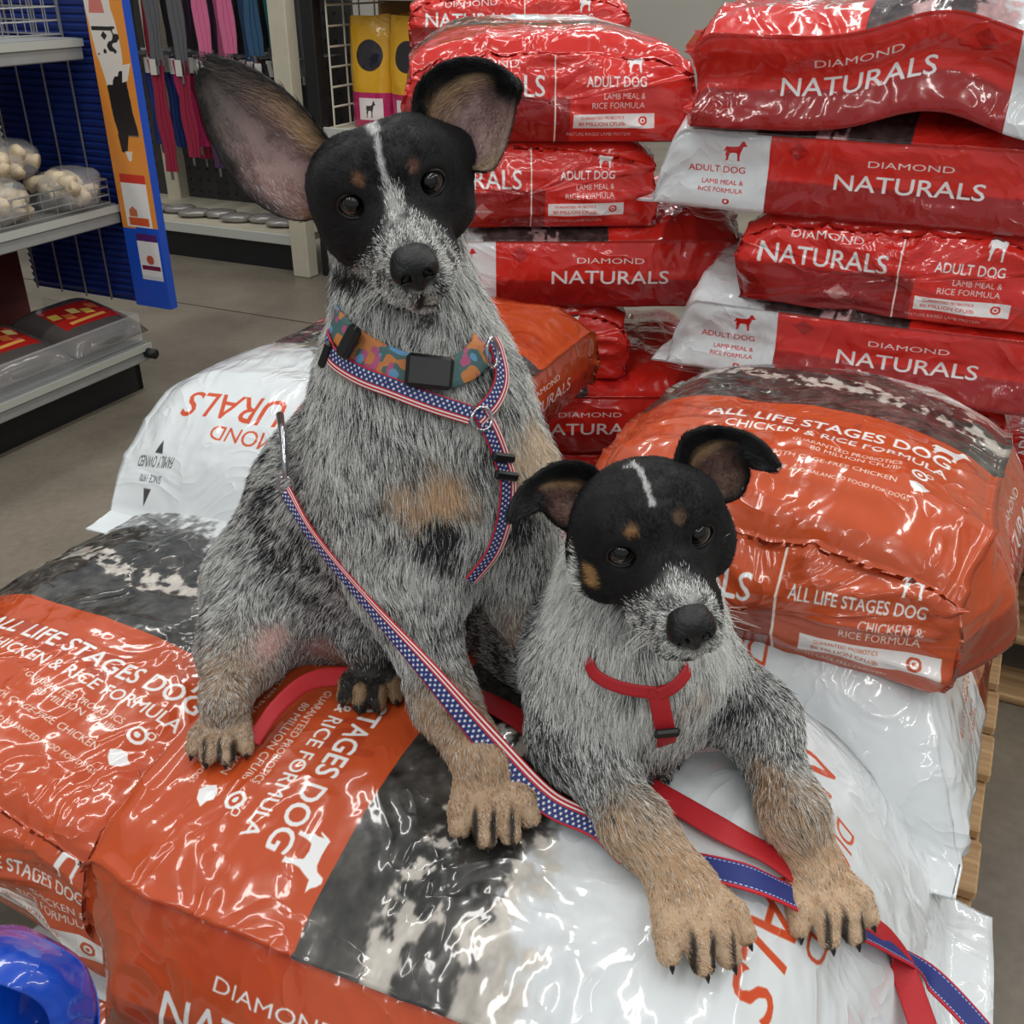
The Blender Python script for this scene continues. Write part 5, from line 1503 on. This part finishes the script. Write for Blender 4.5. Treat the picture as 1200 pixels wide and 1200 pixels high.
def ear_paint3(u, v, bk, X):
    n = len(u); col = np.tile(np.array(lin((124, 92, 86))), (n, 1)); nz = fbm(X, 70, 3, 2)
    def mixc(m, c): col[:] = col*(1-m[:, None])+np.array(lin(c))*m[:, None]
    mixc(smoothstep(.5, .8, v+.2*nz)*smoothstep(.5, .2, u), (160, 130, 114))
    mixc(smoothstep(.42, .28, v+.12*nz), (190, 154, 116))
    mixc(smoothstep(.30, .20, v+.05*nz), (20, 20, 21)); mixc(smoothstep(.42, .58, u+.08*nz), (20, 20, 21)); mixc(smoothstep(.90, .97, v), (24, 22, 22))
    col[bk > .5] = np.array(lin((19, 19, 21)))
    return col, np.where(bk > .5, 0, .05*smoothstep(.5, .2, u)*smoothstep(.25, .4, v)), np.full(n, .6), np.where(bk > .5, .006, .0055)
eC = ear(pts3([(712, 566), (690, 546), (655, 543), (622, 562), (602, 586), (596, 608)], [.755, .755, .75, .735, .722, .712]),
         pts3([(702, 618), (682, 626), (656, 616), (636, 597), (616, 604), (600, 612)], [.745, .735, .728, .722, .716, .712]), 0, .026)
eD = ear(pts3([(792, 552), (801, 514), (828, 502), (862, 504), (893, 519), (913, 545)], [.745, .75, .75, .74, .728, .715]),
         pts3([(842, 590), (866, 582), (876, 560), (876, 546), (893, 549), (908, 551)], [.74, .732, .725, .722, .718, .715]), 0, .028)
ears2 = [(*eC, ear_paint3), (*eD, ear_paint3)]
dog2 = empty('dog', tuple(w7))
tag(dog2, 'smaller white-necked speckled puppy lying down with both folded ears', 'dog')
body2, coatB = finish_dog(B2, .0024, dog2, coat2, ears2, fr2, hc2, S2, c2a+c2b+c2c, 330000, 11, L2, 1.03)
for q in (-1, 1):
    ec = L2(q*EX2, .0475, .011); look = CAMP-Vector(ec)
    eyeball(dog2, ec, look, .0114); eyelid(dog2, ec, fr2, .0114, 1.0, q*.12)
nose(dog2, L2, fr2, 1.0, 1.03)
whiskers(dog2, L2, fr2, 1.03, 4)
# ================================================================== leads, collar, harnesses
def ribbon_mat(name, kind):
    m = bpy.data.materials.new(name); m.use_nodes = True; nt = m.node_tree; b = nt.nodes['Principled BSDF']; L = nt.links.new
    b.inputs['Roughness'].default_value = .6
    uv = nt.nodes.new('ShaderNodeUVMap'); uv.uv_map = 'UVMap'
    t = nt.nodes.new('ShaderNodeTexImage'); t.interpolation = 'Cubic'; L(uv.outputs['UV'], t.inputs['Vector'])
    red = (196, 30, 44); blue = (28, 44, 110); wht = (228, 226, 222)
    A = Art(.12, .02, 8000, red)                         # repeats every 12 cm, 2 cm wide
    if kind == 'stars':
        A.rect(0, .0015, .12, .0125, blue)
        for y in (.0140, .0172): A.rect(0, y, .12, y+.0014, wht)
        star = [(math.cos(PI/2+k*PI/5)*(.5 if k % 2 == 0 else .21)+.5, math.sin(PI/2+k*PI/5)*(.5 if k % 2 == 0 else .21)+.5) for k in range(10)]
        for i in range(20):
            for j, y in enumerate((.0036, .0070, .0104)): A.poly(star, wht, (.003+i*.006+(.003 if j == 1 else 0), y), .0038)
    elif kind == 'navy':
        A.rect(0, .0022, .12, .0178, (30, 44, 116))
        for y in (.0030, .0166):
            for i in range(30): A.rect(i*.004, y, i*.004+.0024, y+.0006, (200, 205, 225))
    elif kind == 'red':
        A.rect(0, 0, .12, .02, (184, 24, 34))
        X, Y, sl = A.grid(0, 0, .12, .02); A.mix(sl, .25*(np.sin(X*2*PI/.0016) > 0).astype(np.float32), (120, 12, 22))
    elif kind == 'stitched':
        A.rect(0, 0, .12, .02, (176, 24, 34))
        for y in (.004, .0155):
            for i in range(24): A.rect(i*.005, y, i*.005+.003, y+.0007, (225, 190, 190))
    elif kind == 'collar':
        A.a[:] = np.array((70, 104, 104))/255.
        X, Y, sl = A.grid(0, 0, .12, .02); n = noise3(np.stack([X, Y, X*0], -1), 130, 3); n2 = noise3(np.stack([X, Y, X*0], -1), 160, 13)
        A.mix(sl, smoothstep(.32, .4, n), (198, 124, 66)); A.mix(sl, smoothstep(.36, .42, n2), (180, 84, 124)); A.mix(sl, smoothstep(.3, .36, -n), (96, 150, 190))
    t.image = A.image(name); L(t.outputs['Color'], b.inputs['Base Color'])
    n = nt.nodes.new('ShaderNodeTexNoise'); n.inputs['Scale'].default_value = 900; tc = nt.nodes.new('ShaderNodeTexCoord'); L(tc.outputs['Object'], n.inputs['Vector'])
    bp = nt.nodes.new('ShaderNodeBump'); bp.inputs['Distance'].default_value = .0004; L(n.outputs['Fac'], bp.inputs['Height']); L(bp.outputs['Normal'], b.inputs['Normal'])
    return m
R_STARS = ribbon_mat('stars_and_stripes_webbing', 'stars'); R_NAVY = ribbon_mat('navy_webbing', 'navy'); R_RED = ribbon_mat('red_webbing', 'red'); R_ST = ribbon_mat('red_stitched_webbing', 'stitched'); R_COL = ribbon_mat('patterned_collar_webbing', 'collar')
def spline(pts, n):
    pts = [np.array(p, float) for p in pts]; k = len(pts)-1; out = []
    for i in range(n+1):
        x = i/n*k; a = min(int(x), k-1); f = x-a
        p0 = pts[max(a-1, 0)]; p1 = pts[a]; p2 = pts[a+1]; p3 = pts[min(a+2, k)]
        if a == 0: p0 = 2*p1-p2
        if a == k-1: p3 = 2*p2-p1
        out.append(.5*((2*p1)+(-p0+p2)*f+(2*p0-5*p1+4*p2-p3)*f*f+(-p0+3*p1-3*p2+p3)*f**3))
    return np.array(out)
def ribbon(name, pts, nrm, w, mat, parent=None, n=90, th=.0022, closed=False, flip=False, ww=None):
    """pts: centre line; nrm: surface normals at those points"""
    C_ = spline(pts, n); Nn = spline(nrm, n); Nn /= np.linalg.norm(Nn, axis=1, keepdims=True)
    T = np.gradient(C_, axis=0); T /= np.linalg.norm(T, axis=1, keepdims=True)
    Sd = np.cross(T, Nn); Sd /= np.linalg.norm(Sd, axis=1, keepdims=True); Nn = np.cross(Sd, T)
    w_ = w if ww is None else w*spline([[a, 0, 0] for a in ww], n)[:, :1]
    if flip: Sd = -Sd
    V = []; 
    prof = [(-1, .1), (-.9, .5), (-.5, .5), (0, .5), (.5, .5), (.9, .5), (1, .1), (1, -.3), (.9, -.5), (-.9, -.5), (-1, -.3)]
    for x, z in prof: V.append(C_ + Sd*(w_*x/2) + Nn*(th*z))
    V = np.stack(V, 1); m = len(prof); I = np.arange(V.shape[0]*m).reshape(-1, m)
    q = np.stack([I[:-1], np.roll(I, -1, 1)[:-1], np.roll(I, -1, 1)[1:], I[1:]], -1).reshape(-1, 4)
    o = np_mesh(name, V.reshape(-1, 3), q, mat, parent)
    ln = np.concatenate([[0], np.cumsum(np.linalg.norm(np.diff(C_, axis=0), axis=1))])/.12*(.02/w if w < .02 else 1)
    uv = np.zeros((len(C_)-1, m, 4, 2)); px = np.array([.02+.96*(p[0]+1)/2 for p in prof]); pn = np.roll(px, -1)
    for c, (vv_, row) in enumerate(((px, 0), (pn, 0), (pn, 1), (px, 1))): uv[:, :, c, 0] = ln[row:len(C_)-1+row][:, None]; uv[:, :, c, 1] = vv_[None]
    uvl = o.data.uv_layers.new(name='UVMap'); uvl.data.foreach_set('uv', uv.reshape(-1).astype(np.float32))
    return o
T1 = bvh_objs([body1]); T2 = bvh_objs([body2]); TB = BAGS
ALLT = [T1, T2, TB]
def surf(px, py, up=.004, trees=ALLT, nup=None):
    best = None
    for t in trees:
        h = t.ray_cast(CAMP, ray(px, py).normalized())
        if h[0] is not None and (best is None or h[3] < best[3]): best = h
    p, n = np.array(best[0]), np.array(best[1])
    if nup is not None: n = np.array(nup, float)
    return p+n*up, n
def path(l, up=.004, trees=ALLT, blend=None):
    P_ = []; N_ = []
    for q in l:
        p, n = surf(q[0], q[1], q[2] if len(q) > 2 else up, trees)
        P_.append(p); N_.append(n)
    N_ = np.array(N_); Ns = N_.copy()
    Ns[1:-1] = (N_[:-2]+N_[1:-1]+N_[2:])/3
    if blend is not None: Ns = Ns*(1-.7)+.7*np.array(blend)
    return P_, Ns

# --- stars and stripes lead of the big dog
M_STEEL = principled('bright_steel', (200, 200, 205), rough=.18, metal=1.0)
M_BLKP = principled('black_plastic', (18, 18, 20), rough=.35)
lead1 = empty('dog_lead', tuple(P(352, 585, .86))); tag(lead1, 'stars and stripes webbing lead from the big dog to the lower right corner', 'leash')
n_cam = np.array([0, -.75, .66])
s1 = [surf(347, 575, .012, [T1])[0], surf(378, 625, .010, [T1])[0], P(430, 706, .80), P(500, 785, .745), P(575, 872, .715), P(640, 938, .690), onbag(700, 985, .016), onbag(735, 1012, .008)]
nn1 = [(-.2, -.9, .4), (-.6, -.8, .1), (-.65, -.72, .25), (-.3, -.85, .45), (-.1, -.75, .65), (0, -.5, .85), (0, -.2, 1), (0, -.1, 1)]
ribbon('patterned_webbing', s1, nn1, .024, R_STARS, lead1, 140, flip=True, ww=[.55, .6, .62, .8, 1, 1, 1, .9])
s2 = [onbag(735, 1012, .006)] + [onbag(x, y, u) for x, y, u in [(780, 1014, .006), (830, 1027, .010), (880, 1046, .016), (930, 1066, .014), (985, 1092, .014), (1040, 1122, .016), (1085, 1158, .018)]] + [onbag(1085, 1158, .018)+np.array([.03, -.055, -.006]), onbag(1085, 1158, .018)+np.array([.05, -.11, -.02])]
nn2 = [(0, 0, 1)]*2 + [(0, -.12, 1)]*6 + [(.15, -.2, 1)]*2
ribbon('navy_back_webbing', s2, nn2, .027, R_NAVY, lead1, 90)
ck = [surf(343, 497, .016, [T1])[0], surf(352, 530, .016, [T1])[0], surf(352, 560, .016, [T1])[0]]
b = MB(); b.tube([ck[0], ck[0]*.5+ck[1]*.5, ck[1], ck[2]], [.0042, .0034, .0040, .0030], 10); b.build('snap_clip', M_STEEL, lead1, True)
b = MB(); c0 = ck[2]+np.array([0, 0, -.008]); b.tube([c0+np.array([math.cos(t)*.008, 0, math.sin(t)*.009]) for t in np.linspace(0, 2*PI, 17)], .0016, 8, False); b.build('swivel_ring', M_STEEL, lead1, True)
# --- harness of the big dog
har = empty('dog_harness', tuple(P(500, 470, .83))); tag(har, 'stars and stripes webbing harness on the big dog\'s chest', 'harness')
hu = .0115
pts, nr = path([(388, 396, .004), (396, 404), (404, 422), (430, 440), (465, 455), (505, 472), (545, 486)], hu, [T1]); ribbon('neck_strap', pts, nr, .017, R_STARS, har, 60)
pts, nr = path([(552, 490), (570, 470), (578, 445), (572, 415), (566, 402)], hu, [T1]); ribbon('shoulder_strap', pts, nr, .017, R_STARS, har, 50)
pts, nr = path([(555, 480), (568, 505), (578, 530), (588, 560), (586, 600), (572, 640), (545, 672)], hu, [T1]); ribbon('chest_strap', pts, nr, .017, R_STARS, har, 70, flip=True)
for x, y, r_ in ((579, 532, -.35), (584, 553, -.35), (398, 418, 1.3)):
    p, n = surf(x, y, hu+.003, [T1]); q = Vector(n).to_track_quat('Z', 'Y').to_matrix() @ Matrix.Rotation(r_, 3, 'Z'); b = MB(); b.box(p, (.025, .008, .006), q, .002); b.build('slider_buckle', M_BLKP, har)
p, n = surf(556, 490, hu+.002, [T1]); q = Vector(n).to_track_quat('Z', 'Y').to_matrix()
b = MB(); b.tube([Vector(p)+q @ Vector((math.cos(t)*.010, math.sin(t)*.010, 0)) for t in np.linspace(0, 2*PI, 17)], .0016, 8, False); b.build('steel_ring', M_STEEL, har, True)
# --- patterned collar
col = empty('dog_collar', tuple(P(480, 420, .85))); tag(col, 'teal and orange patterned collar with black buckle on the big dog', 'collar')
pts, nr = path([(398, 376, .006), (408, 387), (424, 404), (450, 421), (480, 433), (512, 440), (538, 433), (556, 416), (562, 404, .004)], .0095, [T1]); ribbon('webbing', pts, nr, .026, R_COL, col, 70, .003)
def buckle(a, b_, w, parent, up=.018, nm='buckle'):
    pa, na = surf(*a, up, [T1]); pb_, nb_ = surf(*b_, up, [T1]); mid = (pa+pb_)/2; d = Vector(pb_-pa); L_ = d.length; d.normalize(); n = Vector(na+nb_).normalized(); s_ = d.cross(n).normalized(); n = s_.cross(d)
    Mx = Matrix((d, s_, n)).transposed(); b = MB(); b.box(mid, (L_, w, .009), Mx, .003); return b.build(nm, M_BLKP, parent)
buckle((478, 434), (524, 441), .028, col); buckle((420, 398), (430, 408), .030, col, .019, 'slide'); 
p, n = surf(560, 420, .02, [T1]); b = MB(); q = Vector((.8, -.5, .1)).to_track_quat('Z', 'Y').to_matrix(); b.tube([Vector(p)+q @ Vector((math.cos(t)*.008, math.sin(t)*.013, 0)) for t in np.linspace(0, 2*PI, 17)], .0017, 8, False); b.build('steel_ring', M_STEEL, col, True)
# --- red harness of the small dog
h2 = empty('dog_harness', tuple(P(768, 810, .70))); tag(h2, 'plain red webbing harness on the small dog\'s chest', 'harness')
pts, nr = path([(690, 772, .002), (702, 786, .010), (718, 796), (740, 803), (765, 806)], .012, [T2]); ribbon('neck_strap', pts, nr, .011, R_RED, h2, 40)
pts, nr = path([(768, 808), (784, 800), (798, 788, .008), (806, 780, .001)], .012, [T2]); ribbon('neck_strap', pts, nr, .011, R_RED, h2, 30)
pts, nr = path([(766, 800), (771, 825), (776, 848), (778, 862, .008), (779, 870, .002)], .012, [T2]); ribbon('chest_strap', pts, nr, .017, R_RED, h2, 40)
p, n = surf(775, 842, .018, [T2]); q = Vector(n).to_track_quat('Z', 'Y').to_matrix(); b = MB(); b.box(p, (.022, .009, .006), q, .002); b.build('slider_buckle', M_BLKP, h2)
# --- red lead
rl = empty('dog_lead', tuple(onbag(740, 920))); tag(rl, 'long red webbing lead snaking under both dogs across the front bag', 'leash')
rp = [onbag(x, y, u) for x, y, u in [(298, 880, .012), (330, 850, .026), (370, 824, .030), (420, 812, .020), (480, 815, .008), (555, 822, .006), (600, 843, .006), (650, 876, .006), (720, 908, .007), (790, 948, .008), (850, 985, .010), (905, 1012, .008), (955, 1045, .004), (1000, 1078, .010), (1040, 1112, .012), (1058, 1150, .010)]]
rp += [rp[-1]+np.array([.0, -.05, -.004]), rp[-1]+np.array([.0, -.10, -.014])]
rn = [(0, -.75, .6), (0, -.8, .6), (.1, -.7, .7), (0, -.5, .9)] + [(0, 0, 1)]*9 + [(.1, -.1, 1)]*5
ribbon('red_webbing', rp, rn, .027, R_RED, rl, 200, ww=[.55, .6, .7, .8, .9]+[1]*13)
# glossy blue bag at the lower left corner
M_BLUEBAG = plastic('glossy_blue_film', None, (8, 66, 178), wr=1.0, rough=.25)
bb = empty('blue_bag', tuple(atz(20, 1190, .50))); tag(bb, 'glossy cobalt blue plastic bag cut by the lower left corner', 'bag')
V, F = blob_mesh(np.array(atz(-15, 1235, .48)), (.070, .07, .075), 5, .16, 10, 26); np_mesh('bag_body', V, F, M_BLUEBAG, bb)
def sheet(name, A_, B_, mat, parent, amp, seed, nu=30, nv=16, bow=.02):
    G = np.zeros((nu, nv, 3)); a_ = spline(A_, nu-1); b_ = spline(B_, nu-1)
    for j in range(nv):
        v = j/(nv-1); G[:, j] = a_*(1-v)+b_*v + np.array([0, -.3, 1])*bow*math.sin(PI*v)
    G += amp*np.stack([noise3(G, 22, seed+k) for k in range(3)], -1)
    I = np.arange(nu*nv).reshape(nu, nv); q = np.stack([I[:-1, :-1], I[:-1, 1:], I[1:, 1:], I[1:, :-1]], -1).reshape(-1, 4)
    o = np_mesh(name, G.reshape(-1, 3), q, mat, parent); m = o.modifiers.new('thickness', 'SOLIDIFY'); m.thickness = .0015; return o
sheet('folded_flap', [atz(-20, 1080, .56), atz(40, 1092, .57), atz(92, 1122, .565), atz(112, 1165, .55), atz(112, 1215, .53)],
      [atz(-25, 1150, .60), atz(10, 1160, .60), atz(35, 1172, .59), atz(52, 1190, .575), atz(60, 1225, .55)], M_BLUEBAG, bb, .004, 3, bow=.014)
sheet('bag_side', [atz(40, 1110, .56), atz(85, 1130, .555), atz(110, 1170, .545), atz(114, 1225, .53)],
      [atz(45, 1150, .50), atz(75, 1175, .49), atz(88, 1200, .48), atz(90, 1235, .47)], M_BLUEBAG, bb, .006, 9, bow=-.01)
